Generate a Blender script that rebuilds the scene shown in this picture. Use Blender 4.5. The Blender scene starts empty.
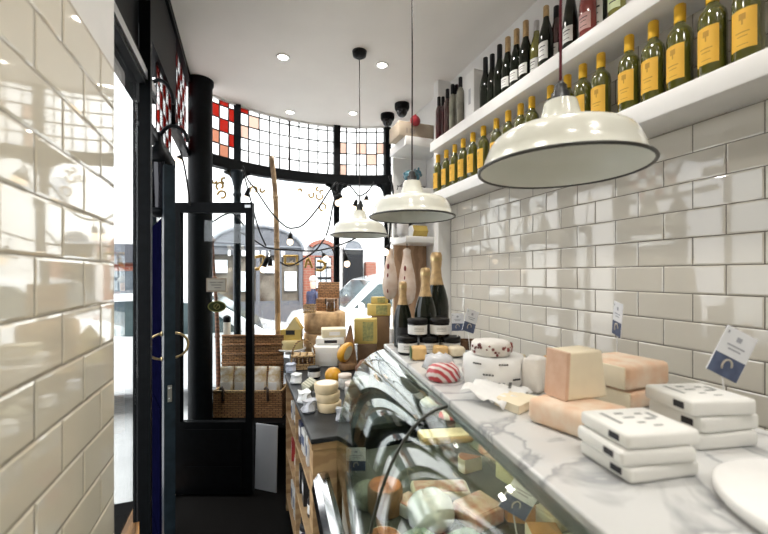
import bpy, bmesh, math, random
from mathutils import Vector, Matrix
random.seed(7)
scene = bpy.context.scene
COL = scene.collection
H = 1.6                     # height of the camera above the shop floor
TH = math.radians(20.06)    # camera turned this far right of the shop's long axis
CT, ST = math.cos(TH), math.sin(TH)
FPX, CX, HZ = 382.0, 384.0, 275.0
R = math.radians

# ---- where a sight line meets a plane of the place -------------------------
def P_f(px, py, f):
    r = (px - CX) / FPX
    return Vector((f*(r*CT + ST), f*(CT - r*ST), H + (HZ - py)/FPX*f))
def P_z(px, py, z):          # z measured from eye level
    return P_f(px, py, FPX*z/(HZ - py))
def P_x(px, py, X):
    r = (px - CX) / FPX
    return P_f(px, py, X/(r*CT + ST))
def P_y(px, py, Y):
    r = (px - CX) / FPX
    return P_f(px, py, Y/(CT - r*ST))

# ---- materials --------------------------------------------------------------
MATS = {}
def M(name, rgb, rough=0.5, metal=0.0, var=0.08, scale=12.0, bump=0.0, coat=0.0, spec=0.5, trans=0.0, sss=0.0, rgb2=None):
    if name in MATS: return MATS[name]
    m = bpy.data.materials.new(name); m.use_nodes = True
    nt = m.node_tree; b = nt.nodes['Principled BSDF']
    tc = nt.nodes.new('ShaderNodeTexCoord')
    nz = nt.nodes.new('ShaderNodeTexNoise'); nz.inputs['Scale'].default_value = scale; nz.inputs['Detail'].default_value = 4
    nt.links.new(tc.outputs['Object'], nz.inputs['Vector'])
    rp = nt.nodes.new('ShaderNodeValToRGB')
    c2 = rgb2 if rgb2 else tuple(max(0, c*(1 - 2*var)) for c in rgb)
    rp.color_ramp.elements[0].position = 0.35; rp.color_ramp.elements[1].position = 0.65
    rp.color_ramp.elements[0].color = (*c2, 1); rp.color_ramp.elements[1].color = (*rgb, 1)
    nt.links.new(nz.outputs['Fac'], rp.inputs['Fac'])
    nt.links.new(rp.outputs['Color'], b.inputs['Base Color'])
    b.inputs['Roughness'].default_value = rough; b.inputs['Metallic'].default_value = metal
    b.inputs['Coat Weight'].default_value = coat; b.inputs['Coat Roughness'].default_value = 0.03
    b.inputs['Specular IOR Level'].default_value = spec
    b.inputs['Transmission Weight'].default_value = trans
    if bump:
        bp = nt.nodes.new('ShaderNodeBump'); bp.inputs['Strength'].default_value = bump; bp.inputs['Distance'].default_value = 0.01
        nt.links.new(nz.outputs['Fac'], bp.inputs['Height']); nt.links.new(bp.outputs['Normal'], b.inputs['Normal'])
    MATS[name] = m
    return m
def glass(name, tint=(1, 1, 1), ior=1.5, milk=0.0, milkcol=(1, 1, 1), rough=0.0, boost=1.0):
    if name in MATS: return MATS[name]
    m = bpy.data.materials.new(name); m.use_nodes = True
    nt = m.node_tree; nt.nodes.clear()
    out = nt.nodes.new('ShaderNodeOutputMaterial')
    tr = nt.nodes.new('ShaderNodeBsdfTransparent'); tr.inputs['Color'].default_value = (*tint, 1)
    gl = nt.nodes.new('ShaderNodeBsdfGlossy'); gl.inputs['Roughness'].default_value = rough
    fr = nt.nodes.new('ShaderNodeFresnel')
    ge = nt.nodes.new('ShaderNodeNewGeometry'); mi = nt.nodes.new('ShaderNodeMix'); mi.inputs[2].default_value = ior; mi.inputs[3].default_value = 1/ior
    nt.links.new(ge.outputs['Backfacing'], mi.inputs[0]); nt.links.new(mi.outputs[0], fr.inputs['IOR'])   # same reflectance from either side of a pane
    mx = nt.nodes.new('ShaderNodeMixShader')
    src = tr.outputs[0]
    if milk:
        tl = nt.nodes.new('ShaderNodeBsdfTranslucent'); tl.inputs['Color'].default_value = (*milkcol, 1)
        nz = nt.nodes.new('ShaderNodeTexNoise'); nz.inputs['Scale'].default_value = 30
        m2 = nt.nodes.new('ShaderNodeMixShader'); m2.inputs[0].default_value = milk
        nt.links.new(tr.outputs[0], m2.inputs[1]); nt.links.new(tl.outputs[0], m2.inputs[2]); src = m2.outputs[0]
    if boost != 1.0:
        mt = nt.nodes.new('ShaderNodeMath'); mt.operation = 'MULTIPLY'; mt.inputs[1].default_value = boost; mt.use_clamp = True
        nt.links.new(fr.outputs[0], mt.inputs[0]); nt.links.new(mt.outputs[0], mx.inputs[0])
    else:
        nt.links.new(fr.outputs[0], mx.inputs[0])
    nt.links.new(src, mx.inputs[1]); nt.links.new(gl.outputs[0], mx.inputs[2])
    nt.links.new(mx.outputs[0], out.inputs['Surface'])
    MATS[name] = m
    return m
def emit(name, rgb, s):
    if name in MATS: return MATS[name]
    m = bpy.data.materials.new(name); m.use_nodes = True
    b = m.node_tree.nodes['Principled BSDF']
    b.inputs['Base Color'].default_value = (*rgb, 1); b.inputs['Emission Color'].default_value = (*rgb, 1); b.inputs['Emission Strength'].default_value = s
    MATS[name] = m
    return m
def two_tone(name, wave, rgb, rgb2, scale, rough=0.6, bump=0.4, dist=2.0, direction='X', kind='BANDS'):
    """wave-banded materials: wood grain, wicker, stripes"""
    if name in MATS: return MATS[name]
    m = bpy.data.materials.new(name); m.use_nodes = True
    nt = m.node_tree; b = nt.nodes['Principled BSDF']
    tc = nt.nodes.new('ShaderNodeTexCoord')
    w = nt.nodes.new('ShaderNodeTexWave'); w.inputs['Scale'].default_value = scale; w.inputs['Distortion'].default_value = dist
    w.inputs['Detail'].default_value = 3; w.inputs['Detail Scale'].default_value = 2
    w.bands_direction = direction; w.wave_type = kind
    nt.links.new(tc.outputs['Object'], w.inputs['Vector'])
    rp = nt.nodes.new('ShaderNodeValToRGB')
    rp.color_ramp.elements[0].position = .3; rp.color_ramp.elements[1].position = .7
    rp.color_ramp.elements[0].color = (*rgb2, 1); rp.color_ramp.elements[1].color = (*rgb, 1)
    nt.links.new(w.outputs['Fac'], rp.inputs['Fac']); nt.links.new(rp.outputs['Color'], b.inputs['Base Color'])
    b.inputs['Roughness'].default_value = rough
    if bump:
        bp = nt.nodes.new('ShaderNodeBump'); bp.inputs['Strength'].default_value = bump; bp.inputs['Distance'].default_value = .006
        nt.links.new(w.outputs['Fac'], bp.inputs['Height']); nt.links.new(bp.outputs['Normal'], b.inputs['Normal'])
    MATS[name] = m
    return m
def wicker(name, rgb, rgb2):
    if name in MATS: return MATS[name]
    m = bpy.data.materials.new(name); m.use_nodes = True
    nt = m.node_tree; b = nt.nodes['Principled BSDF']
    tc = nt.nodes.new('ShaderNodeTexCoord')
    br = nt.nodes.new('ShaderNodeTexBrick'); br.inputs['Scale'].default_value = 1.0
    br.inputs['Brick Width'].default_value = .045; br.inputs['Row Height'].default_value = .015; br.inputs['Mortar Size'].default_value = .0028
    br.inputs['Mortar Smooth'].default_value = .6
    br.inputs['Color1'].default_value = (*rgb, 1); br.inputs['Color2'].default_value = (*rgb2, 1); br.inputs['Mortar'].default_value = (.03, .015, .006, 1)
    mp = nt.nodes.new('ShaderNodeMapping'); mp.inputs['Rotation'].default_value = (R(90), 0, 0)
    cx = nt.nodes.new('ShaderNodeSeparateXYZ'); cb = nt.nodes.new('ShaderNodeCombineXYZ')
    ad = nt.nodes.new('ShaderNodeMath')
    nt.links.new(tc.outputs['Object'], cx.inputs[0]); nt.links.new(cx.outputs[0], ad.inputs[0]); nt.links.new(cx.outputs[1], ad.inputs[1])
    nt.links.new(ad.outputs[0], cb.inputs[0]); nt.links.new(cx.outputs[2], cb.inputs[1])
    nt.links.new(cb.outputs[0], br.inputs['Vector'])
    nt.links.new(br.outputs['Color'], b.inputs['Base Color'])
    bp = nt.nodes.new('ShaderNodeBump'); bp.inputs['Strength'].default_value = .8; bp.inputs['Distance'].default_value = .004; bp.invert = True
    nt.links.new(br.outputs['Fac'], bp.inputs['Height']); nt.links.new(bp.outputs['Normal'], b.inputs['Normal'])
    b.inputs['Roughness'].default_value = .65
    MATS[name] = m
    return m
def brick_mat(name, c1, c2, mortar, w=.22, h=.075):
    if name in MATS: return MATS[name]
    m = bpy.data.materials.new(name); m.use_nodes = True
    nt = m.node_tree; b = nt.nodes['Principled BSDF']
    tc = nt.nodes.new('ShaderNodeTexCoord'); cx = nt.nodes.new('ShaderNodeSeparateXYZ'); cb = nt.nodes.new('ShaderNodeCombineXYZ')
    br = nt.nodes.new('ShaderNodeTexBrick'); br.inputs['Scale'].default_value = 1
    br.inputs['Brick Width'].default_value = w; br.inputs['Row Height'].default_value = h; br.inputs['Mortar Size'].default_value = .01
    br.inputs['Color1'].default_value = (*c1, 1); br.inputs['Color2'].default_value = (*c2, 1); br.inputs['Mortar'].default_value = (*mortar, 1)
    nt.links.new(tc.outputs['Object'], cx.inputs[0]); nt.links.new(cx.outputs[0], cb.inputs[0]); nt.links.new(cx.outputs[2], cb.inputs[1])
    nt.links.new(cb.outputs[0], br.inputs['Vector']); nt.links.new(br.outputs['Color'], b.inputs['Base Color'])
    b.inputs['Roughness'].default_value = .85
    MATS[name] = m
    return m
def marble_mat():
    m = bpy.data.materials.new('white_marble'); m.use_nodes = True
    nt = m.node_tree; b = nt.nodes['Principled BSDF']
    tc = nt.nodes.new('ShaderNodeTexCoord')
    n1 = nt.nodes.new('ShaderNodeTexNoise'); n1.inputs['Scale'].default_value = 3.2; n1.inputs['Detail'].default_value = 8; n1.inputs['Distortion'].default_value = 1.6
    nt.links.new(tc.outputs['Object'], n1.inputs['Vector'])
    rp = nt.nodes.new('ShaderNodeValToRGB'); e = rp.color_ramp.elements
    e[0].position = .44; e[0].color = (.64, .64, .63, 1); e[1].position = .56; e[1].color = (.62, .625, .62, 1)
    k = e.new(.5); k.color = (.36, .37, .38, 1)
    k = e.new(.485); k.color = (.62, .63, .63, 1)
    nt.links.new(n1.outputs['Fac'], rp.inputs['Fac']); nt.links.new(rp.outputs['Color'], b.inputs['Base Color'])
    b.inputs['Roughness'].default_value = .18
    return m

# ---- mesh builder -----------------------------------------------------------
class MB:
    def __init__(s): s.bm = bmesh.new(); s.mi = 0; s.sm = False
    def mat(s, i): s.mi = i; return s
    def _f(s, vs):
        try:
            f = s.bm.faces.new(vs); f.material_index = s.mi; f.smooth = s.sm; return f
        except ValueError: return None
    def poly(s, pts):
        return s._f([s.bm.verts.new(p) for p in pts])
    def box(s, lo, hi, mt=None, bev=0.0):
        x0, y0, z0 = lo; x1, y1, z1 = hi
        if bev:
            return s.rbox(((x0+x1)/2, (y0+y1)/2, (z0+z1)/2), (x1-x0, y1-y0, z1-z0), bev, mt=mt)
        c = [Vector(p) for p in ((x0,y0,z0),(x1,y0,z0),(x1,y1,z0),(x0,y1,z0),(x0,y0,z1),(x1,y0,z1),(x1,y1,z1),(x0,y1,z1))]
        if mt: c = [mt @ p for p in c]
        v = [s.bm.verts.new(p) for p in c]
        for f in ((0,3,2,1),(4,5,6,7),(0,1,5,4),(1,2,6,5),(2,3,7,6),(3,0,4,7)): s._f([v[i] for i in f])
        return s
    def rbox(s, c, d, r, rz=0.0, mt=None, seg=2, jit=0.0):
        t = bmesh.new(); bmesh.ops.create_cube(t, size=1)
        for v in t.verts: v.co = Vector((v.co.x*d[0], v.co.y*d[1], v.co.z*d[2]))
        bmesh.ops.bevel(t, geom=list(t.edges), offset=min(r, min(d)*.49), segments=seg, profile=.5, affect='EDGES')
        if jit:
            for v in t.verts: v.co += Vector((random.uniform(-jit, jit), random.uniform(-jit, jit), random.uniform(-jit, jit)))
        mtx = Matrix.Translation(Vector(c)) @ Matrix.Rotation(rz, 4, 'Z')
        if mt: mtx = mt @ mtx
        mp = {v: s.bm.verts.new(mtx @ v.co) for v in t.verts}
        for f in t.faces:
            n = s._f([mp[v] for v in f.verts])
            if n: n.smooth = True
        t.free(); return s
    def lathe(s, prof, c=(0,0,0), seg=24, mt=None, a0=0.0, a1=2*math.pi, cap=True):
        full = abs(a1 - a0 - 2*math.pi) < 1e-6
        n = seg if full else seg + 1
        rings = []
        for (r, z) in prof:
            if r < 1e-6 and full:
                p = Vector((c[0], c[1], c[2]+z)); p = mt @ p if mt else p
                rings.append([s.bm.verts.new(p)]); continue
            rg = []
            for i in range(n):
                a = a0 + (a1-a0)*i/seg
                p = Vector((c[0]+r*math.cos(a), c[1]+r*math.sin(a), c[2]+z)); p = mt @ p if mt else p
                rg.append(s.bm.verts.new(p))
            rings.append(rg)
        for A, B in zip(rings, rings[1:]):
            la, lb = len(A), len(B)
            m = n if full else n-1
            for i in range(m):
                j = (i+1) % n
                if la == 1 and lb == 1: continue
                if la == 1: f = s._f([A[0], B[j], B[i]])
                elif lb == 1: f = s._f([A[i], A[j], B[0]])
                else: f = s._f([A[i], A[j], B[j], B[i]])
                if f: f.smooth = True
        if cap and full:
            if len(rings[0]) > 1: s._f(rings[0][::-1])
            if len(rings[-1]) > 1: s._f(rings[-1])
        return s
    def tube(s, pts, r, seg=8, closed=False, r2=None):
        pts = [Vector(p) for p in pts]; rings = []; N = len(pts)
        up = None
        for i, p in enumerate(pts):
            a = pts[i-1] if (i > 0 or closed) else p
            b = pts[(i+1) % N] if (i < N-1 or closed) else p
            t = (b - a).normalized()
            if up is None:
                up = Vector((0,0,1)) if abs(t.z) < .9 else Vector((1,0,0))
            x = t.cross(up)
            if x.length < 1e-5: x = t.orthogonal()
            x.normalize(); y = x.cross(t).normalized(); up = y
            rr = r if r2 is None else r + (r2-r)*i/max(1, N-1)
            rings.append([s.bm.verts.new(p + x*rr*math.cos(2*math.pi*k/seg) + y*rr*math.sin(2*math.pi*k/seg)) for k in range(seg)])
        prs = list(zip(rings, rings[1:])) + ([(rings[-1], rings[0])] if closed else [])
        for A, B in prs:
            for k in range(seg):
                f = s._f([A[k], A[(k+1) % seg], B[(k+1) % seg], B[k]])
                if f: f.smooth = True
        if not closed: s._f(rings[0][::-1]); s._f(rings[-1])
        return s
    def prism(s, poly, z0, z1, mt=None):
        """polygon (x, y) extruded along z, optionally moved by mt"""
        a = [Vector((x, y, z0)) for x, y in poly]; b = [Vector((x, y, z1)) for x, y in poly]
        if mt: a = [mt @ p for p in a]; b = [mt @ p for p in b]
        va = [s.bm.verts.new(p) for p in a]; vb = [s.bm.verts.new(p) for p in b]
        s._f(va[::-1]); s._f(vb)
        n = len(poly)
        for i in range(n): s._f([va[i], va[(i+1) % n], vb[(i+1) % n], vb[i]])
        return s
    def sphere(s, c, r, sc=(1,1,1), u=16, v=10, jit=0.0, mt=None):
        t = bmesh.new(); bmesh.ops.create_uvsphere(t, u_segments=u, v_segments=v, radius=1)
        mp = {}
        for w in t.verts:
            k = 1 + random.uniform(-jit, jit)
            p = Vector((w.co.x*r*sc[0]*k, w.co.y*r*sc[1]*k, w.co.z*r*sc[2]*k))
            if mt: p = mt @ p
            mp[w] = s.bm.verts.new(p + Vector(c))
        for f in t.faces:
            n = s._f([mp[w] for w in f.verts])
            if n: n.smooth = True
        t.free(); return s
    def build(s, name, mats, parent=None, fix=True):
        if fix: bmesh.ops.recalc_face_normals(s.bm, faces=list(s.bm.faces))
        me = bpy.data.meshes.new(name); s.bm.to_mesh(me); s.bm.free()
        o = bpy.data.objects.new(name, me); COL.objects.link(o)
        for m in (mats if isinstance(mats, (list, tuple)) else [mats]): me.materials.append(m)
        if parent: o.parent = parent
        return o
def tag(o, label=None, cat=None, group=None, kind=None):
    if label: o['label'] = label
    if cat: o['category'] = cat
    if group: o['group'] = group
    if kind: o['kind'] = kind
    return o
def thing(name, label, cat, loc=(0,0,0), rz=0.0, group=None):
    o = bpy.data.objects.new(name, None); COL.objects.link(o); o.empty_display_size = .05
    o.location = loc; o.rotation_euler = (0, 0, rz)
    return tag(o, label, cat, group)
def struct(o, label=None, cat=None): o['kind'] = 'structure'; return tag(o, label, cat)
def place(o, loc, rot=(0,0,0)): o.location = loc; o.rotation_euler = rot; return o
def dup(root, loc, rz=0.0, label=None, group=None):
    r = root.copy(); COL.objects.link(r); r.location = loc; r.rotation_euler = (0, 0, rz)
    if label: r['label'] = label
    if group: r['group'] = group
    for ch in list(root.children):
        c = ch.copy(); COL.objects.link(c); c.parent = r
        for g in list(ch.children):
            d = g.copy(); COL.objects.link(d); d.parent = c
    return r
def smooth_path(pts, n=6):
    pts = [Vector(p) for p in pts]; out = []
    for i in range(len(pts)-1):
        p0 = pts[max(i-1, 0)]; p1 = pts[i]; p2 = pts[i+1]; p3 = pts[min(i+2, len(pts)-1)]
        for k in range(n):
            t = k/n
            out.append(.5*((2*p1) + (p2-p0)*t + (2*p0-5*p1+4*p2-p3)*t*t + (-p0+3*p1-3*p2+p3)*t**3))
    out.append(pts[-1]); return out
ORD = ['first','second','third','fourth','fifth','sixth','seventh','eighth','ninth','tenth','eleventh','twelfth','thirteenth','fourteenth','fifteenth','sixteenth','seventeenth','eighteenth','nineteenth','twentieth']

# ---- shared materials ---------------------------------------------------------
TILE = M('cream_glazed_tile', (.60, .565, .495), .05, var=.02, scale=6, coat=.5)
TILE_L = M('brightened_ivory_tile', (.80, .745, .615), .05, var=.02, scale=6, coat=.5)  # lighter, yellower tile copy; colour makes up for weak light on left wall
GROUT_L = M('brightened_ivory_grout', (.46, .41, .33), .8, var=.1, scale=60)  # lighter grout copy, brightened along with the left wall tile
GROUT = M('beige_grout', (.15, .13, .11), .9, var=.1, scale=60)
PLASTER = M('white_plaster', (.80, .79, .77), .7, var=.02, scale=8)
CEIL = M('ceiling_paint', (.86, .82, .775), .75, var=.015, scale=4)
WHITE = M('white_gloss_paint', (.83, .82, .80), .35, var=.02, scale=10)
BLACK = M('black_gloss_paint', (.004, .005, .006), .5, var=.2, scale=25, spec=.10)
NAVY = M('navy_gloss_paint', (.002, .0021, .011), .8, var=.2, scale=25, spec=0.0)
SLATEBLUE = M('dark_green_blue_paint', (.010, .018, .024), .45, var=.2, scale=25, spec=.2)
FLOOR = M('dark_floor_mat', (.008, .0075, .007), .9, var=.3, scale=180, bump=.3, spec=.1)
OAK = two_tone('oak', 0, (.50, .33, .17), (.38, .235, .115), 5.0, .5, .1, 4.0, 'Z')
SLATE = M('slate_top', (.035, .037, .04), .4, var=.25, scale=14, spec=.25)
CHROME = M('chrome', (.82, .82, .83), .12, 1.0, var=.02)
STEEL = M('brushed_steel', (.55, .56, .56), .3, 1.0, var=.05)
BRASS = M('brass', (.55, .42, .22), .3, 1.0, var=.1)
ENAMEL = M('cream_enamel', (.72, .72, .64), .2, var=.01, coat=.4)
ENAMEL_IN = M('white_enamel_inside', (.74, .76, .70), .3, var=.01)
BAKELITE = M('black_bakelite', (.008, .008, .008), .4, spec=.2)
GLASS = glass('window_glass', (.97, .985, .98), 1.5)
CASEGLASS = glass('curved_case_glass', (.90, .95, .92), 1.52, boost=1.3)
JARGLASS = glass('jar_glass', (.93, .95, .93), 1.4)
MARBLE = marble_mat()
WICKER = wicker('willow_wicker', (.46, .24, .10), (.30, .145, .055))
PAPER = M('white_paper', (.85, .85, .84), .6, var=.02, scale=20)
INK = M('black_ink', (.02, .02, .025), .6)
# =============================== THE ROOM =====================================
ZC = H + 1.52               # ceiling
XR, XL = 1.524, -.3266      # tiled walls
YB = -3.2                   # back of the shop
PIT = .102                  # tile course
def tiled_wall(name, X, nrm, y0, y1, z0, z1, zoff, joint, back, tile=None, grout=None):
    b = MB()
    b.mat(1).box((min(X, X - nrm*back), y0, 0), (max(X, X - nrm*back), y1, z1))
    b.mat(2).box((min(X, X - nrm*back), y0, z1), (max(X, X - nrm*back), y1, ZC))
    b.mat(0)
    k = math.floor((z0 - zoff)/PIT)
    rnd = random.Random(3)
    while zoff + k*PIT < z1 - .01:
        a, c = zoff + k*PIT, zoff + (k+1)*PIT
        off = joint + (0 if k % 2 == 0 else PIT)
        i = math.floor((y0 - off)/(2*PIT))
        while off + i*2*PIT < y1:
            ya, yb = max(y0, off + i*2*PIT), min(y1, off + (i+1)*2*PIT)
            if yb - ya > .02:
                g = .0016; bv = .0065; d = .0018
                o = [(X + nrm*.0006, ya+g, a+g), (X + nrm*.0006, yb-g, a+g), (X + nrm*.0006, yb-g, c-g), (X + nrm*.0006, ya+g, c-g)]
                t1, t2 = rnd.uniform(-.0003, .0003), rnd.uniform(-.00012, .00012)
                inn = []
                for (yy, zz, sy, sz) in ((ya+bv, a+bv, -1, -1), (yb-bv, a+bv, 1, -1), (yb-bv, c-bv, 1, 1), (ya+bv, c-bv, -1, 1)):
                    inn.append((X + nrm*(d + sy*t1 + sz*t2), yy, zz))
                vo = [b.bm.verts.new(p) for p in o]; vi = [b.bm.verts.new(p) for p in inn]
                b._f(vi)
                for q in range(4): b._f([vo[q], vo[(q+1) % 4], vi[(q+1) % 4], vi[q]])
            i += 1
        k += 1
    o = b.build(name, [tile or TILE, grout or GROUT, PLASTER], fix=True)
    return struct(o)
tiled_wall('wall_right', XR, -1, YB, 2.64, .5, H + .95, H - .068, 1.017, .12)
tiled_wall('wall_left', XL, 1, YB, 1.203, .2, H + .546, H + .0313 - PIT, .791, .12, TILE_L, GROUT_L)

# bow window plan: circle through three points of the plan
def circ3(a, b, c):
    (ax, ay), (bx, by), (cx, cy) = a, b, c
    d = 2*(ax*(by-cy) + bx*(cy-ay) + cx*(ay-by))
    ux = ((ax*ax+ay*ay)*(by-cy) + (bx*bx+by*by)*(cy-ay) + (cx*cx+cy*cy)*(ay-by))/d
    uy = ((ax*ax+ay*ay)*(cx-bx) + (bx*bx+by*by)*(ax-cx) + (cx*cx+cy*cy)*(bx-ax))/d
    return ux, uy, math.hypot(ax-ux, ay-uy)
BX, BY, BR = circ3((-.27, 3.53), (.36, 3.82), (1.38, 3.67))
def bow(x, off=0.0):
    r = BR + off
    return BY + math.sqrt(max(1e-6, r*r - (x-BX)**2))
def arc(x0, x1, n, off=0.0):
    return [(x0 + (x1-x0)*i/n, bow(x0 + (x1-x0)*i/n, off)) for i in range(n+1)]

b = MB(); b.box((-4, YB - .1, -.1), (XR + .1, 3.15, 0)); b.prism([(-.3, 3.15), (XR + .1, 3.15)] + arc(XR + .1, -.3, 16), -.1, 0)
struct(b.build('floor', FLOOR))
b = MB()
b.prism([(XL, YB), (XR, YB), (XR, 3.6)] + arc(XR, -.26, 28, -.0)[0:] + [(-.385, 3.3), (-.385, 1.203), (XL, 1.203)], ZC, ZC + .1)
struct(b.build('ceiling', CEIL))
b = MB(); b.box((XL - .12, YB - .12, 0), (XR + .12, YB, ZC)); struct(b.build('wall_back', PLASTER))
# right pier and wall beyond the tiles
b = MB(); b.box((1.415, 2.645, 0), (XR + .12, 2.72, ZC)); struct(b.build('wall_pier', PLASTER))
b = MB(); b.box((XR, 2.72, 0), (XR + .12, 3.62, ZC)); struct(b.build('wall_niche', PLASTER))


# ------------------------------ bow window --------------------------------------
win = thing('window_1', 'curved shop window with black posts and leaded upper lights', 'window'); win['kind'] = 'structure'
posts = [-.06, .885, 1.375]
ZT0, ZT1 = H + .925, H + 1.02
def seg_beam(b, x0, x1, n, z0, z1, half):
    pi, po = arc(x0, x1, n, -half), arc(x0, x1, n, half)
    b.prism(pi + po[::-1], z0, z1)
b = MB(); seg_beam(b, -.30, 1.56, 30, ZT0, ZT1, .035)
b.build('transom_beam', BLACK, win)
b = MB(); seg_beam(b, -.30, 1.56, 30, ZC - .012, ZC + .02, .02); b.build('head_trim', WHITE, win)
b = MB(); seg_beam(b, -.30, 1.60, 30, 0, H - 1.12, .05); b.build('stall_riser', BLACK, win)
b = MB(); seg_beam(b, -.30, 1.60, 30, H - 1.12, H - 1.07, .04); b.build('sill', BLACK, win)
for i, x in enumerate(posts):
    y = bow(x); b = MB(); w = .032 if i else .03
    b.lathe([(w, H - 1.1), (w, H + .70), (w*1.25, H + .71), (w*1.25, H + .73), (w, H + .74), (w*1.1, H + .80), (w*1.9, H + .90), (w*2.3, H + .93)], (x, y, 0), 12)
    b.box((x - w, y - w, ZT1), (x + w, y + w, ZC))
    b.build('post', BLACK if i else SLATEBLUE, win)
    t = MB()
    for s in (-1, 1):          # curved bracket under the beam
        t.prism([(0, 0), (s*.09, 0), (s*.085, -.02), (s*.045, -.035), (s*.022, -.07), (s*.012, -.12), (0, -.12)], -.012, .012,
                Matrix.Translation((x + s*w*.8, y, ZT0)) @ Matrix.Rotation(R(90), 4, 'X'))
    t.build('bracket', BLACK, win)
edges = [-.275] + posts + [1.52]
for i in range(4):
    x0, x1 = edges[i] + .02, edges[i+1] - .02
    b = MB(); seg_beam(b, x0, x1, 10, H - 1.07, ZT0, .003); b.build('glass_pane', GLASS, win)
CLEARL = glass('obscured_white_glass', (.93, .94, .93), 1.45, .35)
REDL = glass('red_stained_glass', (.42, .070, .048), 1.45, .3, (.5, .09, .065))
PALER = glass('pale_red_glass', (.50, .31, .24), 1.45, .3, (.6, .4, .3))
FAINTR = glass('faint_red_glass', (.62, .50, .44), 1.45, .3, (.75, .62, .55))
LEAD = M('lead_came', (.02, .02, .022), .5)
cuts = [[-.275, -.06, 3], [-.06, .885, 10], [.885, 1.375, 5], [1.375, 1.52, 1]]
redmap = {(0,1,4):1,(0,0,3):1,(0,2,3):1,(0,1,2):1,(0,0,1):2,(0,2,1):1,(0,1,0):2,(1,0,4):1,(1,1,3):3,(1,0,2):3,(2,0,2):3,(2,3,1):3,(2,0,0):3,(2,2,2):3,(2,4,2):3}
for bi, (x0, x1, n) in enumerate(cuts):
    g = MB(); l = MB()
    zs = [ZT1 + .112*k for k in range(5)] + [ZC]
    for c in range(n):
        xa, xb = x0 + (x1-x0)*c/n, x0 + (x1-x0)*(c+1)/n
        for r in range(5):
            g.mat(redmap.get((bi, c, r), 0))
            q = [(xa, bow(xa)), (xb, bow(xb))]
            g.prism([(xa, bow(xa, -.002)), (xb, bow(xb, -.002)), (xb, bow(xb, .002)), (xa, bow(xa, .002))], zs[r], zs[r+1])
        if c: 
            big = (bi == 1 and c == 5)
            wv = .011 if big else .0066
            l.tube([(xa, bow(xa), ZT1), (xa, bow(xa), ZC)], wv, 6)
    for r in (1, 2, 3, 4):
        l.tube([(x, y, zs[r]) for x, y in arc(x0, x1, max(2, n))], .0062, 6)
    g.build('leaded_glass', [CLEARL, REDL, PALER, FAINTR], win); l.build('lead_lattice', LEAD, win)
# display ledge inside the window
b = MB(); b.prism([(-.30, 3.36), (-.14, 3.30), (.06, 3.08), (.36, 2.98), (1.45, 2.98)] + arc(1.45, -.285, 18, -.045), H - 1.17, H - 1.13)
struct(b.build('trim_2', BLACK), 'black display ledge running along inside the curved window', 'ledge')
# -------------------------- side clerestory and entrance ----------------------------
win2 = thing('window_2', 'red and white chequered leaded light above the entrance, reflected panes modelled below', 'window'); win2['kind'] = 'structure'
g = MB(); l = MB(); Y0, Y1, Z0, Z1 = 2.68, 3.27, H + .96, H + 1.47
for c in range(6):
    for r in range(5):
        g.mat(1 if (c + r) % 2 else 0)
        g.box((-.424, Y0 + (Y1-Y0)*c/6, Z0 + (Z1-Z0)*r/5), (-.420, Y0 + (Y1-Y0)*(c+1)/6, Z0 + (Z1-Z0)*(r+1)/5))
for c in range(7): l.tube([(-.422, Y0 + (Y1-Y0)*c/6, Z0), (-.422, Y0 + (Y1-Y0)*c/6, Z1)], .004, 6)
for r in range(6): l.tube([(-.422, Y0, Z0 + (Z1-Z0)*r/5), (-.422, Y1, Z0 + (Z1-Z0)*r/5)], .0035, 6)
ya, yb_, za, zb = 2.22, 2.63, H + .70, H + 1.08  # lower panel: reflection of the bow window's leaded lights, modelled as glass
for c in range(5):
    for r in range(4):
        g.mat(1 if (c + r) % 2 else 0)
        g.box((-.424, ya + (yb_-ya)*c/5, za + (zb-za)*r/4), (-.420, ya + (yb_-ya)*(c+1)/5, za + (zb-za)*(r+1)/4))
for c in range(6): l.tube([(-.422, ya + (yb_-ya)*c/5, za), (-.422, ya + (yb_-ya)*c/5, zb)], .004, 6)
for r in range(5): l.tube([(-.422, ya, za + (zb-za)*r/4), (-.422, yb_, za + (zb-za)*r/4)], .0035, 6)
g.build('leaded_glass', [CLEARL, REDL], win2); l.build('lead_lattice', LEAD, win2)
f = MB(); f.box((-.45, 2.64, Z0 - .05), (-.40, 3.30, Z0)); f.box((-.44, 2.64, Z0 - .05), (-.40, 2.68, ZC)); f.box((-.44, 1.90, H + 1.08), (-.40, 2.66, ZC)); f.box((-.44, 1.90, H + .66), (-.40, 2.66, H + .70)); f.build('frame', BLACK, win2)
b = MB(); b.box((-.44, 1.203, H + 1.47), (-.386, 3.33, ZC + .1)); struct(b.build('trim_3', BLACK))
# round corner column
col = MB(); col.lathe([(.125, 0), (.125, .12), (.10, .14), (.088, .18), (.088, ZC - .05), (.098, ZC - .03), (.098, ZC)], (-.325, 3.30, 0), 28)
struct(col.build('column', BLACK), 'round black column at the corner between window and entrance', 'column')
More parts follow.
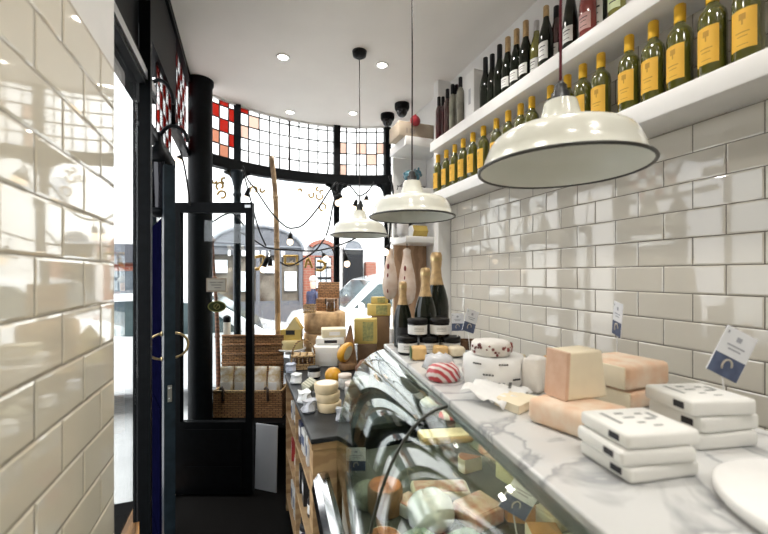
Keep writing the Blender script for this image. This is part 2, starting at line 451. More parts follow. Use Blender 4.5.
# shop window left of the door
w3 = thing('window_3', 'narrow plate glass window beside the tiled wall', 'window'); w3['kind'] = 'structure'
b = MB(); b.box((-.413, 1.215, .30), (-.407, 1.80, H + .78)); b.build('glass_pane', GLASS, w3)
b = MB(); b.box((-.46, 1.10, 0), (-.38, 1.80, .30)); b.build('sill', SLATEBLUE, w3)
b = MB(); b.box((-.47, 1.10, H + .78), (-.38, 2.0, H + .86)); b.build('transom_beam', BLACK, w3)
b = MB(); b.box((-.38, 1.12, H + .80), (-.372, 1.95, H + .835)); b.build('steel_track', STEEL, w3)
b = MB(); b.box((-.415, 1.215, H + .86), (-.405, 1.80, H + 1.47)); b.build('upper_panel', BLACK, w3)
b = MB(); b.box((-.402, 1.80, 0), (-.362, 1.83, ZC)); struct(b.build('trim_4', BLACK), 'black door post beside the narrow plate glass window', 'post')
b = MB(); b.box((-.46, 1.10, H + .546), (-.33, 1.203, ZC)); struct(b.build('trim_5', PLASTER))
b = MB(); b.box((-1.5, 1.0, H + 1.20), (-.47, 2.66, H + 1.6)); struct(b.build('trim_6', BLACK), 'dark soffit over the recessed entrance', 'soffit')
b = MB(); b.box((-.70, 2.1, 0), (-.47, 3.2, .04)); struct(b.build('trim_7', two_tone('threshold_wood', 0, (.34, .16, .045), (.22, .10, .03), 6, .5, .1, 3)), 'worn wooden door threshold', 'threshold')
b = MB(); b.box((-.66, 2.80, 0), (-.60, 2.95, H + 1.47)); struct(b.build('trim_8', BLACK))
# a door leaf that swings about its hinge edge; built along +x from the hinge, face normals +-y
def leaf(name, label, L, hgt, z0, mats, glass_z0, st=.055, handle_at=None, top=.075):
    d = thing(name, label, 'door'); d['kind'] = 'structure'
    t = .024
    b = MB()
    b.box((0, -t, z0), (st, t, hgt)); b.box((L - st, -t, z0), (L, t, hgt)); b.box((st, -t, hgt - top), (L - st, t, hgt))
    b.build('leaf_frame', mats[0], d)
    b = MB(); b.box((st, -t, z0), (L - st, t, glass_z0))
    for s in (-1, 1):
        for (a, c) in ((z0 + .04, z0 + .20), (z0 + .23, glass_z0 - .05)):
            if c > a + .03:
                y = s*t
                b.box((st + .03, min(y, y + s*.006), a), (L - st - .03, max(y, y + s*.006), c))
    b.build('lower_panel', mats[1], d)
    b = MB(); b.box((st, -.003, glass_z0), (L - st, .003, hgt - top)); b.build('glass_pane', GLASS, d)
    if handle_at:
        hx, hz = handle_at
        for s in (-1, 1):
            b = MB(); pts = [(hx, s*(t + .066*math.sin(math.pi*k/12)), hz + .062*math.cos(math.pi*k/12)) for k in range(13)]
            b.tube(pts, .006, 8)
            for q in (0, 12): b.lathe([(.012, 0), (.010, .006), (0, .007)], (0,0,0), 12, Matrix.Translation((hx, s*t, pts[q][2])) @ Matrix.Rotation(-s*R(90), 4, 'X'))
            b.build('door_handle', BRASS, d)
        b = MB()
        for zz in (hz - .22, .16):
            b.box((L, -.009, zz - .04), (L + .002, .009, zz + .04))
            for k in (-.025, .025): b.lathe([(.006, 0), (.005, .004), (0, .005)], (0,0,0), 10, Matrix.Translation((L + .002, 0, zz + k)) @ Matrix.Rotation(R(90), 4, 'Y'))
        b.build('lock_plate', STEEL, d)
    return d
A1 = Vector((-.338, 2.08, 0)); A0 = Vector((-.575, 2.87, 0)); v = A1 - A0
d1 = leaf('door_1', 'open black and navy glazed door seen edge on with ring pulls', v.length, H + .53, .045, [SLATEBLUE, NAVY], H - .62, .075, (v.length - .06, H - .35))
for c_ in d1.children:
    if c_.name.startswith('lower_panel'): c_.data.materials[0] = NAVY
place(d1, (A0.x, A0.y, 0), (0, 0, math.atan2(v.y, v.x)))
b = MB(); b.box((.075, -.0255, H - .62), (v.length - .075, -.0245, H + .28)); 
b.build('navy_blind', NAVY, d1)
B0 = P_f(175, 203, 2.78); B1 = P_f(253.5, 203, 2.78); v = (B1 - B0).to_2d()
d2 = leaf('door_2', 'black glazed door with solid lower panel standing before the hampers', v.length, H + (HZ-203)/FPX*2.78, .02, [BLACK, BLACK], H - (421-HZ)/FPX*2.78, .05, None, .072)
place(d2, (B0.x, B0.y, 0), (0, 0, math.atan2(v.y, v.x)))
b = MB(); b.box((v.length - .052, -.032, H + .485), (v.length - .012, -.024, H + .505)); b.build('door_catch', STEEL, d2)

# =============================== LAMPS ========================================
def make_pendant(label, loc, cordcol, scale=1.0):
    t = thing('pendant_lamp', label, 'lamp', loc, 0, 'enamel pendant lamps over the cheese counter')
    s = scale; w = MB()
    prof = [(.038, .167), (.045, .138), (.054, .113), (.059, .106), (.085, .099), (.120, .092), (.146, .084), (.161, .074), (.171, .058), (.181, .033), (.189, .006), (.197, .001)]
    w.lathe(prof, (0,0,0), 48, cap=False); o = w.build('shade', ENAMEL, t)
    w = MB(); w.lathe([(.195, .000), (.188, .004), (.179, .033), (.169, .056), (.159, .071), (.144, .081), (.118, .089), (.083, .096), (.052, .103), (.0, .104)], (0,0,0), 48, cap=False)
    w.build('shade_lining', ENAMEL_IN, t)
    w = MB(); w.tube([(.197*math.cos(2*math.pi*k/48), .197*math.sin(2*math.pi*k/48), .001) for k in range(48)], .0042, 8, True); w.build('rim', M('dark_rim', (.05, .05, .045), .35), t)
    w = MB(); w.lathe([(.030, .165), (.030, .170), (.022, .173), (.022, .190), (.016, .194), (.015, .208), (.006, .220), (0, .220)], (0,0,0), 20); w.build('cap', BAKELITE, t)
    w = MB(); w.lathe([(.016, .095), (.016, .085), (.012, .08)], (0,0,0), 14); bl = w.build('lamp_holder', BAKELITE, t)
    w = MB(); w.lathe([(.010, .030), (.016, .022), (.018, .012), (.010, .002), (0, 0)], (0,0,.055), 16); w.build('bulb', M('frosted_bulb', (.85, .85, .8), .2), bl)
    top = ZC - loc[2]
    w = MB(); w.tube([(0, 0, .205), (.002, .001, .25 + (top - .25)*.5), (0, 0, top - .02)], .0035, 8); w.build('cord', cordcol, t)
    w = MB(); w.lathe([(.02, top - .045), (.045, top - .03), (.05, top)], (0,0,0), 20); w.build('ceiling_rose', BAKELITE, t)
    return t
BURG = M('burgundy_braided_cord', (.16, .015, .03), .7, scale=200); DKC = M('brown_braided_cord', (.035, .02, .018), .7, scale=200)
q = P_f(560.5, 170, .95); make_pendant('largest cream enamel pendant lamp nearest the wine shelves, on a burgundy cord', (q.x, q.y, q.z), BURG)
q = P_f(412, 217.5, 1.775); make_pendant('middle cream enamel pendant lamp in front of the alcove shelves', (q.x, q.y, q.z), DKC)
q = P_f(359.5, 235.5, 2.60); make_pendant('smallest, farthest cream enamel pendant lamp before the window', (q.x, q.y, q.z), DKC)

DISC = emit('lit_downlight', (1, .93, .82), 14)
def downlight(x, y, label, power=24):
    t = thing('ceiling_light', label, 'ceiling light', (x, y, ZC), 0, 'recessed downlights')
    w = MB(); w.lathe([(.034, -.001), (.036, -.006), (.046, -.006), (.048, 0)], (0,0,0), 24, cap=False); w.build('trim_ring', WHITE, t)
    w = MB(); w.lathe([(.034, -.002), (0, -.002)], (0,0,0), 24, cap=False); w.build('diffuser', DISC, t)
    ld = bpy.data.lights.new('downlight', 'SPOT'); ld.energy = power; ld.color = (1, .955, .89); ld.spot_size = R(125); ld.spot_blend = .8; ld.shadow_soft_size = .035
    lo = bpy.data.objects.new('downlight', ld); COL.objects.link(lo); lo.location = (0, 0, -.015); lo.parent = t
DL = [(283,57,'second downlight back in the ceiling, above the aisle'),(382,65,'downlight in the ceiling beside the farthest lamp cord'),(290,112,'small downlight above the window by the wooden pole'),(353,113,'small downlight above the window near the ceiling cameras')]
for px, py, lab in DL:
    q = P_z(px, py, 1.52); downlight(q.x, q.y, lab)
k = 0
for yy in (1.72, .8, -.15, -1.1, -2.1):
    for xx in (.28, .95):
        downlight(xx, yy, 'recessed white downlight in the ceiling over the counter, out of view', 24); k += 1
def dome(px, py, f, label):
    q = P_f(px, py, f); t = thing('dome_camera', label, 'security camera', (q.x, q.y, ZC), 0, 'ceiling dome cameras')
    w = MB(); w.lathe([(.066, 0), (.066, -.035), (.06, -.05), (.058, -.055)], (0,0,0), 24); w.build('housing', BLACK, t)
    w = MB(); w.lathe([(.05, -.055), (.047, -.08), (.036, -.10), (.02, -.112), (0, -.116)], (0,0,0), 20, cap=False); w.build('dome', M('smoked_dome', (.01, .01, .012), .05), t)
dome(387.5, 118, 3.62, 'black dome camera on the ceiling nearer the window post')
dome(402, 114, 3.40, 'black dome camera on the ceiling above the red ball')
# =============================== WINE SHELVES ==================================
XF = 1.335
def wall_shelf(label, z0, z1, y1):
    b = MB(); b.box((XF, -1.6, H + z0), (XR - .006, y1, H + z1), bev=.004)
    o = b.build('wall_shelf', WHITE); return tag(o, label, 'shelf', 'long white wine shelves')
wall_shelf('lower long white shelf carrying the yellow-capped bottles', .545, .62, 2.63)
wall_shelf('upper long white shelf carrying mixed wine bottles', .938, 1.01, 2.63)
OLIVE = M('olive_bottle_glass', (.085, .086, .013), .07, var=.1, spec=.8, coat=1.0)
DARKB = M('dark_bottle_glass', (.006, .009, .005), .08, spec=.35, coat=.15)
YEL = M('yellow_capsule', (.86, .50, .03), .4, var=.03); YLAB = M('yellow_label', (.80, .46, .05), .6, var=.03)
YPRINT = M('ochre_print', (.50, .27, .03), .6)
def patch(b, r, z0, z1, a0, a1, seg=10):
    b.lathe([(r, z0), (r, z1)], (0,0,0), seg, None, a0, a1, cap=False)
def bottle_body(kind, mat_, parent, h=.30):
    if kind == 'bordeaux': p = [(.030, 0), (.0365, .004), (.0375, .012), (.0375, .185), (.035, .203), (.026, .218), (.016, .232), (.0142, .245), (.0142, .282), (.0155, .284), (.0155, .296), (.013, .298), (0, .298)]
    elif kind == 'burgundy': p = [(.032, 0), (.040, .004), (.041, .012), (.041, .135), (.037, .165), (.028, .195), (.019, .222), (.0152, .245), (.0142, .284), (.0155, .286), (.0155, .297), (.013, .299), (0, .299)]
    elif kind == 'champagne': p = [(.034, 0), (.043, .004), (.044, .012), (.044, .13), (.041, .155), (.033, .185), (.023, .212), (.017, .24), (.015, .27), (.0175, .276), (.0175, .292), (.018, .306), (.014, .314), (0, .315)]
    elif kind == 'hock': p = [(.03, 0), (.037, .004), (.038, .012), (.038, .12), (.033, .165), (.023, .22), (.016, .27), (.0145, .31), (.0155, .312), (.0155, .325), (0, .326)]
    else: p = [(.022, 0), (.026, .004), (.027, .012), (.027, .19), (.024, .21), (.014, .23), (.0125, .25), (.0125, .275), (.014, .277), (.014, .287), (0, .288)]
    b = MB(); b.lathe(p, (0,0,0), 24); b.build('bottle_body', mat_, parent)
A_L, A_R = R(138), R(238)     # labels face the room and the camera
def make_bottle(name, label, kind, body, capm, labm, group, cap=(.235, .30), lab=(.045, .13), cr=.0162, lr=None, cat='bottle', prnt=None, label_name='label'):
    t = thing(name, label, cat, (0,0,0), 0, group)
    bottle_body(kind, body, t)
    if capm:
        b = MB(); b.lathe([(cr - .0006, cap[0]), (cr, cap[0] + .002), (cr - .0004, cap[1] - .003), (cr - .003, cap[1]), (0, cap[1] + .0002)], (0,0,0), 20); b.build('capsule', capm, t)
    if labm:
        lr = lr or {'bordeaux': .0379, 'burgundy': .0414, 'champagne': .0444, 'hock': .0384, 'slim': .0274}[kind]
        b = MB(); patch(b, lr, lab[0], lab[1], A_L, A_R)
        if prnt:
            b.mat(1); h_ = lab[1] - lab[0]
            for (za, zb, aa, ab) in prnt: patch(b, lr + .0003, lab[0] + za*h_, lab[0] + zb*h_, A_L + aa*(A_R-A_L), A_L + ab*(A_R-A_L), 4)
        b.build(label_name, [labm, YPRINT if labm is YLAB else INK], t)
    return t
TREE = [(.72, .88, .38, .62), (.60, .72, .47, .53), (.40, .43, .25, .75), (.30, .325, .32, .68), (.10, .12, .3, .7)]
yb = make_bottle('wine_bottle', '', 'bordeaux', OLIVE, YEL, YLAB, 'yellow-capped bottles on the lower shelf', (.238, .30), (.038, .155), .0172, prnt=TREE)
xs = [438.3,446.2,454.8,464,473.7,484.2,496.5,509,520.5,531.7,549.7,566.8,583.6,601.4,629.8,653,679.8,713.7,747.6]
for i, px in enumerate(xs):
    q = P_x(px, 200, 1.395)
    lab = 'yellow-capped olive wine bottle with yellow label, %s from the alcove end of the lower shelf' % ORD[i]
    loc = (1.395 + random.uniform(-.006, .006), q.y, H + .62)
    if i == 0: yb['label'] = lab; yb.location = loc; yb.rotation_euler = (0,0,random.uniform(-.1,.1))
    else: dup(yb, loc, random.uniform(-.15, .15), lab)
GOLD = M('gold_foil', (.56, .38, .19), .45, .4, var=.12, scale=60); SILV = M('silver_foil', (.6, .6, .62), .3, .8, var=.1)
BLKCAP = M('black_capsule', (.008, .008, .012), .4, spec=.3); WLAB = M('white_label', (.80, .79, .76), .6, var=.03)
REDW = M('red_wine_bottle', (.05, .008, .012), .08, coat=1); ROSE = M('rose_wine_bottle', (.30, .05, .045), .08, coat=1); CLEARB = M('pale_spirit_bottle', (.30, .285, .23), .08, coat=.6, var=.2)
LOL = M('light_olive_bottle', (.20, .19, .045), .07, coat=1); PINK = M('pink_label', (.75, .45, .42), .6); GRNLAB = M('pale_green_label', (.62, .68, .40), .6)
SCR = [(.7, .76, .2, .8), (.5, .54, .3, .7), (.2, .24, .25, .75)]
UG = 'mixed bottles on the upper shelf'
kinds = {
 'redslim': make_bottle('wine_bottle', '', 'slim', REDW, BLKCAP, None, UG, (.225, .29), cr=.0146),
 'clearslim': make_bottle('spirit_bottle', '', 'slim', CLEARB, BLKCAP, None, UG, (.225, .29), cr=.0146),
 'green': make_bottle('wine_bottle', '', 'champagne', DARKB, BLKCAP, None, UG, (.22, .316), cr=.0188),
 'champ': make_bottle('champagne_bottle', '', 'champagne', DARKB, GOLD, WLAB, UG, (.20, .317), (.03, .085), .0192, prnt=SCR),
 'silver': make_bottle('wine_bottle', '', 'burgundy', LOL, SILV, WLAB, UG, (.245, .30), (.03, .095), .0165, prnt=SCR),
 'goldcap': make_bottle('wine_bottle', '', 'burgundy', DARKB, GOLD, WLAB, UG, (.245, .30), (.03, .115), .0165, prnt=SCR),
 'red': make_bottle('wine_bottle', '', 'burgundy', REDW, BLKCAP, WLAB, UG, (.235, .30), (.03, .105), .0165, prnt=SCR),
 'hock': make_bottle('wine_bottle', '', 'hock', DARKB, BLKCAP, WLAB, UG, (.25, .328), (.03, .10), .0166, prnt=SCR),
 'rose': make_bottle('rose_bottle', '', 'burgundy', ROSE, PINK, PINK, UG, (.245, .30), (.03, .10), .0165, prnt=SCR),
 'whitelab': make_bottle('wine_bottle', '', 'bordeaux', DARKB, BLKCAP, WLAB, UG, (.235, .30), (.03, .16), .0165, prnt=SCR),
 'greenlab': make_bottle('wine_bottle', '', 'bordeaux', LOL, YEL, GRNLAB, UG, (.238, .30), (.03, .16), .0172, prnt=SCR),
}
UP = [(439,'redslim','slim dark red bottle with black cap, nearest the alcove on the upper shelf'),(443,'redslim','slim dark red bottle with black cap, second from the alcove on the upper shelf'),
 (447.5,'redslim','slim dark red bottle with black cap, third from the alcove on the upper shelf'),(452.6,'clearslim','first of three pale bottles with black caps, next to the slim red ones'),
 (456.5,'clearslim','middle one of the three pale bottles with black caps'),(460.5,'clearslim','pale bottle with black cap standing nearest the tall white box'),
 (485.5,'green','dark green bottle with black foil right beside the tall white box'),(492.3,'green','dark green bottle with black foil, second past the tall white box'),(499.6,'green','dark green bottle with black foil standing next to the gold-foiled ones'),
 (507.8,'champ','gold-foiled sparkling bottle nearest the black-foiled green bottles'),(516.6,'champ','gold-foiled sparkling bottle in the middle of three on the upper shelf'),(525.8,'champ','gold-foiled sparkling bottle standing next to the silver-capped bottle'),
 (536.5,'silver','light olive bottle with silver cap and white label on the upper shelf'),(546.2,'goldcap','dark bottle with pale gold cap and white label on the upper shelf'),
 (556.5,'red','dark red bottle with white label behind the burgundy lamp cord'),(570.6,'hock','tall sloping dark bottle with low white label beside the rose bottle'),
 (588,'rose','rose wine bottle with pink label on the upper shelf'),(600,'whitelab','dark bottle with large white label beside the rose bottle'),(617,'greenlab','bottle with pale green label at the near end of the upper shelf')]
used = set(); seen_ = []
for px, k, lab in UP:
    X = {443: 1.41, 456.5: 1.41, 492.3: 1.40, 536.5: 1.415, 556.5: 1.43, 600: 1.43}.get(px, 1.382); seen_.append(px); q = P_x(px, 60, X); loc = (X, q.y, H + 1.01)
    if k not in used: used.add(k); o = kinds[k]; o.location = loc; o['label'] = lab
    else: o = dup(kinds[k], loc, 0, lab)
    o.scale = (.80, .80, 1.0) if k in ('champ', 'green') else ((.95, .95, 1.16) if 'slim' in k else (.86, .86, 1))
q = P_x(475.5, 90, 1.42)
b = MB(); b.box((-.045, -.05, 0), (.045, .05, .31), bev=.002); b.mat(1).box((-.0455, -.012, .10), (-.045, .012, .2)); o = b.build('gift_box', [WHITE, M('grey_print', (.5,.5,.52), .6)]); place(o, (1.42, q.y, H + 1.01)); tag(o, 'tall white box standing between the bottles on the upper shelf', 'box')

# =============================== ALCOVE ========================================
NX = 1.175
al = thing('shelf_unit', 'white alcove shelf unit between the tiled wall and the window', 'shelving', (0,0,0))
for (z, th_, nx_) in ((1.015, .07, NX), (.64, .05, 1.275), (.255, .05, NX)):
    b = MB(); b.box((nx_, 2.725, H + z), (XR - .004, 3.07, H + z + th_), bev=.003); b.build('shelf', WHITE, al)
b = MB(); b.box((NX + .03, 3.07, H - .46), (XR - .004, 3.095, H + 1.015)); b.build('back_panel', WHITE, al)
b = MB(); b.box((NX + .035, 3.052, H - .46), (XR - .01, 3.069, H + .255)); b.build('brown_backing', two_tone('brown_board', 0, (.48, .31, .19), (.36, .22, .13), 4, .5, .1, 5), al)
b = MB(); b.box((NX, 2.725, H - .62), (XR - .004, 3.095, H - .46)); b.build('base_shelf', WHITE, al)
b = MB(); b.box((NX + .01, 2.74, 0), (XR - .006, 3.09, H - .62)); b.build('lower_cupboard', WHITE, al)
KR = M('kraft_card', (.46, .38, .29), .8, var=.05)
q0 = P_y(399, 134, 2.74); q1 = P_y(432, 134, 2.74)
b = MB(); b.box((q0.x, 2.74, H + 1.085), (1.44, 2.95, H + 1.085 + .115), bev=.003)
b.mat(1); 
for s in range(3): b.box((q0.x + .06 + s*.03, 2.7395, H + 1.11), (q0.x + .075 + s*.03, 2.7399, H + 1.15))
kb = tag(b.build('cardboard_box', [KR, M('faded_print', (.36, .30, .25), .8)]), 'kraft cardboard box with a red bauble on the top alcove shelf', 'box')
q = P_y(414, 122, 2.74); b = MB(); b.sphere((0,0,0), .042, (1, .6, 1)); b.lathe([(.012, .036), (.008, .046), (.004, .05)], (0,0,0), 10)
o = b.build('red_bauble', M('red_bauble', (.40, .035, .05), .35), kb); place(o, (q.x, 2.714, q.z))
# blue pig shaped dish
q = P_y(411, 178, 2.85); t = thing('piggy_bank', 'blue glazed piggy bank on a small wire rack in the alcove', 'ornament', (q.x + .01, 2.86, H + .755), R(15)); t.scale = (1.15, 1.15, 1.15)
BLU = M('teal_glaze', (.06, .19, .25), .2, coat=.6)
b = MB(); b.sphere((0,0,.045), .05, (1.35, 1, .92)); b.sphere((.055, 0, .072), .03, (1, .95, 1)); b.sphere((.084, 0, .068), .013, (.8,1,1))
b.sphere((-.066, 0, .055), .009); b.build('pig_body', BLU, t)
for sy in (-1, 1):
    b = MB(); b.sphere((.048, sy*.02, .1), .011, (.6, .8, 1.3)); b.build('ear', BLU, t)
    for sx in (-.03, .03): b = MB(); b.lathe([(.011, 0), (.014, .02), (.012, .035)], (sx, sy*.025, -.018), 10); b.build('leg', BLU, t)
t = thing('wire_rack', 'dark wire rack under the blue piggy bank', 'rack', (q.x + .01, 2.86, H + .66), R(15))
b = MB()
for y in (-.05, 0, .05): b.tube([(-.11, y, .003), (.11, y, .003)], .003, 6)
for x in (-.1, .1): b.tube([(x, -.055, .0), (x, .055, .0)], .003, 6)
b.build('wire_grid', BAKELITE, t)
for x in (-.1, .1):
    for y in (-.05, .05): b = MB(); b.tube([(x, y, 0), (x*1.05, y*1.05, -.018), (x*1.1, y*1.05, -.03)], .003, 6); b.build('leg', BAKELITE, t)
for ch in t.children: ch.location.z += .012
t.location.z = H + .71
# black and white cow
q = P_y(397, 205, 2.86); t = thing('toy_cow', 'black and white spotted toy cow below the blue piggy bank', 'toy', (q.x + .04, 2.90, H + .3055), R(200)); t.scale = (1.3, 1.3, 1.5)
CW = M('cow_hide', (.80, .79, .76), .6, rgb2=(.015, .013, .013), scale=14)
b = MB(); b.sphere((0,0,.13), .06, (1.5, .8, .95)); b.sphere((.10, 0, .19), .036, (1.3, .85, .9), mt=Matrix.Rotation(R(25), 4, 'Y')); b.tube([(.055, 0, .14), (.09, 0, .185)], .036, 10, r2=.026); b.tube([(-.085,0,.15),(-.11,0,.12),(-.112,0,.06)], .008, 8, r2=.005); b.build('cow_body', CW, t)
for sx in (-.055, .055):
    for sy in (-.03, .03): b = MB(); b.lathe([(.014, 0), (.012, .01), (.012, .05), (.019, .1)], (sx, sy, 0), 10); b.build('leg', CW, t)
for sy in (-1, 1): b = MB(); b.sphere((.085, sy*.042, .215), .014, (.6, 1.3, .5)); b.build('ear', CW, t)
# gold tin lying on its side, white bag
q = P_y(417, 231, 2.80); t = thing('gold_tin', 'gold six-sided tin with white end lying on the lower alcove shelf', 'tin', (q.x, 2.80, H + .305 + .046), 0)
MT = Matrix.Rotation(R(90), 4, 'Y'); hx = [(.052*math.cos(R(60*k + 30)), .052*math.sin(R(60*k + 30))) for k in range(6)]
b = MB(); b.prism(hx, -.05, .075, MT); b.build('tin_body', M('gold_tin_print', (.55, .40, .10), .4, .3, var=.1), t)
b = MB(); b.prism([(x*.98, y*.98) for x, y in hx], -.058, -.05, MT); b.build('end_cap', PAPER, t)
q = P_y(398, 231, 2.80); b = MB(); b.rbox((0,0,.06), (.085, .07, .12), .02, jit=.004); o = b.build('paper_bag', M('grey_white_bag', (.70, .69, .70), .6)); place(o, (q.x + .03, 2.775, H + .3065), (0,0,.3)); tag(o, 'small greyish white bag beside the gold tin', 'bag')
# two hanging cured hams
HAM = M('cured_ham', (.62, .44, .31), .55, scale=9, rgb2=(.40, .20, .12), bump=.2); MUSLIN = M('muslin_cloth', (.78, .68, .60), .8, scale=11, rgb2=(.62, .46, .36)); DRYRED = M('dark_dried_meat', (.22, .035, .03), .5)
def ham(px, py0, py1, Y, label, rad, m):
    a = P_y(px, py0, Y); c = P_y(px, py1, Y); L = a.z - c.z
    t = thing('cured_ham', label, 'ham', (a.x, Y, c.z), 0, 'hams hanging in the alcove')
    b = MB(); b.lathe([(0, 0), (rad*.55, .015), (rad*.85, L*.12), (rad, L*.3), (rad*.85, L*.5), (rad*.55, L*.72), (rad*.38, L*.88), (rad*.42, L*.93), (rad*.2, L*.96), (0, L*.97)], (0,0,0), 18); b.build('ham_body', m, t)
    b = MB()
    for z in (.18, .45, .62): b.sphere((-rad*.5, -rad*.62, L*z), .014, (.7, .5, 1.6))
    b.build('dried_patch', DRYRED, t)
    b = MB(); b.tube([(0,0,L*.95), (0,0,L + .02)], .0035, 6); b.build('string', BAKELITE, t)
ham(390, 246, 300, 2.84, 'ham at the window side hanging from the alcove shelf', .062, MUSLIN)
ham(407, 246, 305, 2.80, 'ham with dark red patches hanging beside the brown board', .074, MUSLIN)

# =============================== CHEESE DISPLAY CASE ============================
ZM = H - .30
def xe(y): return .349 + .143*y           # front edge of the marble
CY0, CY1 = -.35, 1.545
case = thing('display_case', 'refrigerated cheese counter with curved glass front and marble top', 'display case')
b = MB(); b.prism([(xe(CY0), CY0), (.965, CY0), (.93, CY1 + .02), (xe(CY1), CY1 + .02)], ZM - .018, ZM)
me_top = b.build('marble_top', MARBLE, case)
bv = me_top.modifiers.new('bevel', 'BEVEL'); bv.width = .004; bv.segments = 2
prof = [(-.002, -.319), (-.045, -.328), (-.085, -.352), (-.118, -.388), (-.148, -.435), (-.170, -.485), (-.187, -.535), (-.200, -.59), (-.209, -.65), (-.213, -.72), (-.214, -.775)]
prof = [(p.x, p.y) for p in smooth_path([Vector((a, c, 0)) for a, c in prof], 3)]
def case_pane(y0, y1):
    b = MB(); b.sm = True; N = 12
    for off in (0, .006):
        rows = [[b.bm.verts.new((xe(y0 + (y1-y0)*i/N) + d + off, y0 + (y1-y0)*i/N, H + z)) for d, z in prof] for i in range(N+1)]
        for A, B in zip(rows, rows[1:]):
            for k in range(len(prof)-1): b._f([A[k], A[k+1], B[k+1], B[k]] if off == 0 else [B[k], B[k+1], A[k+1], A[k]])
    b.sm = False
    for y in (y0, y1):
        for (d, z), (d2, z2) in zip(prof, prof[1:]): b.poly([(xe(y) + d, y, H + z), (xe(y) + d + .006, y, H + z), (xe(y) + d2 + .006, y, H + z2), (xe(y) + d2, y, H + z2)])
    return b.build('curved_glass', CASEGLASS, case, fix=False)
case_pane(CY0, .818); case_pane(.822, CY1)
b = MB()
for y in (.82,): b.tube([(xe(y) + d - .001, y, H + z) for d, z in prof], .0035, 6)
b.build('glass_joint', M('dark_rubber_seal', (.05, .055, .045), .4), case)
# end glass at the far end
b = MB(); pl = [(xe(CY1) + d, H + z) for d, z in prof] + [(.93, H - .775), (.93, ZM - .02)]
b.prism([(x, z) for x, z in pl], -.003, .003, Matrix.Translation((0, CY1, 0)) @ Matrix.Rotation(R(90), 4, 'X')); b.build('end_glass', CASEGLASS, case)
DECK = M('pale_deck', (.50, .49, .40), .35, var=.05); CASEIN = M('pale_olive_inside', (.56, .56, .42), .4, var=.03); DARKCASE = M('dark_case_inside', (.10, .10, .075), .5)
b = MB(); b.prism([(xe(CY0) - .20, CY0), (.93, CY0), (.93, CY1 - .01), (xe(CY1) - .20, CY1 - .01)], H - .775, H - .735); b.build('display_deck', DARKCASE, case)
b = MB(); b.box((.915, CY0, H - .735), (.93, CY1, ZM - .019)); b.build('back_panel', CASEIN, case)
b = MB(); b.prism([(xe(CY0) + .20, CY0), (.915, CY0), (.915, CY1 - .02), (xe(CY1) + .14, CY1 - .02)], H - .535, H - .527); b.build('inner_shelf', GLASS, case)
b = MB(); b.prism([(xe(CY0) - .19, CY0), (.94, CY0), (.94, CY1), (xe(CY1) - .19, CY1)], .06, H - .775); b.build('case_base', M('case_cream_panel', (.45, .43, .36), .4), case)
b = MB(); b.tube([(xe(CY0 + .05) + .045, CY0 + .05, ZM - .034), (xe(1.5) + .045, 1.5, ZM - .034)], .009, 10); b.build('added_light_tube', emit('added_case_light', (1, .88, .66), 22), case)  # unseen tube, added to brighten the cheeses behind the curved glass
b = MB(); b.prism([(xe(CY0) + .01, CY0), (xe(CY0) + .03, CY0), (xe(1.52) + .03, 1.52), (xe(1.52) + .01, 1.52)], ZM - .05, ZM - .019); b.build('added_tube_hood', STEEL, case)
# chrome bumper
def xb(y): return .283 + .07*(y - 1.5)
b = MB()
pr = [(.03, 0), (.03, .075), (.012, .085), (-.012, .078), (-.03, .055), (-.036, .02), (-.026, -.02), (-.004, -.035), (.03, -.035)]
ya, yb_ = CY0, 1.50
va = [b.bm.verts.new((xb(ya) + x, ya, H - .86 + z)) for x, z in pr]; vb = [b.bm.verts.new((xb(yb_) + x, yb_, H - .86 + z)) for x, z in pr]
b._f(va); b._f(vb[::-1])
for k in range(len(pr)): 
    f = b._f([va[k], va[(k+1) % len(pr)], vb[(k+1) % len(pr)], vb[k]])
b.build('chrome_bumper', CHROME, case)

# ------------------------- things on the marble -------------------------------------
WB = M('white_cheese_wrap', (.84, .84, .81), .45, var=.02); YW = M('yellow_waxed_side', (.72, .66, .35), .5)
def cheese_block(label, c, d, rz, group):
    t = thing('cheese_block', label, 'cheese', c, rz, group)
    b = MB(); b.rbox((0, 0, d[2]/2), (d[0], d[1], d[2]-.0006), .006, seg=3); b.build('wrapped_block', WB, t)
    b = MB()
    for (x, y, w, h_) in ((-.3, .1, .05, .42), (-.08, .25, .12, .06), (-.05, .08, .16, .05), (-.02, -.12, .1, .05), (.18, .2, .1, .05), (.2, 0, .14, .06), (.12, -.25, .12, .04), (.32, .12, .05, .2)):
        b.box((d[0]*(x-w/2), d[1]*(y-h_/2), d[2]), (d[0]*(x+w/2), d[1]*(y+h_/2), d[2] + .0004))
    b.build('print', M('grey_print_marks', (.33, .34, .33), .6), t)
    b = MB(); b.box((-d[0]/2 - .0006, -d[1]*.34, d[2]*.3), (-d[0]/2 + .002, -d[1]*.14, d[2]*.72)); b.build('seal', INK, t)
    return t
G1 = 'wrapped white cheese blocks on the marble'
for k in range(3):
    cheese_block(['bottom','middle','topmost'][k] + ' wrapped white cheese block in the front stack of three', (.580 + (.003, -.004, .004)[k], .432, ZM + .0005 + .0238*k), (.122, .104, .0232), R(-11 + (3, -2, 0)[k]), G1)
for k in range(3):
    cheese_block(['bottom','middle','topmost'][k] + ' wrapped white cheese block in the rear stack beside the tiled wall', (.788 + (.006, .01, 0)[k], .466, ZM + .0005 + .0285*k), (.122, .108, .028), R(-12 + (1, 3, -3)[k]), G1)
RIND = M('washed_orange_rind', (.76, .50, .33), .6, scale=22, rgb2=(.82, .68, .54), bump=.25); PASTE = M('pale_cheese_paste', (.86, .76, .57), .5, var=.04, scale=18)
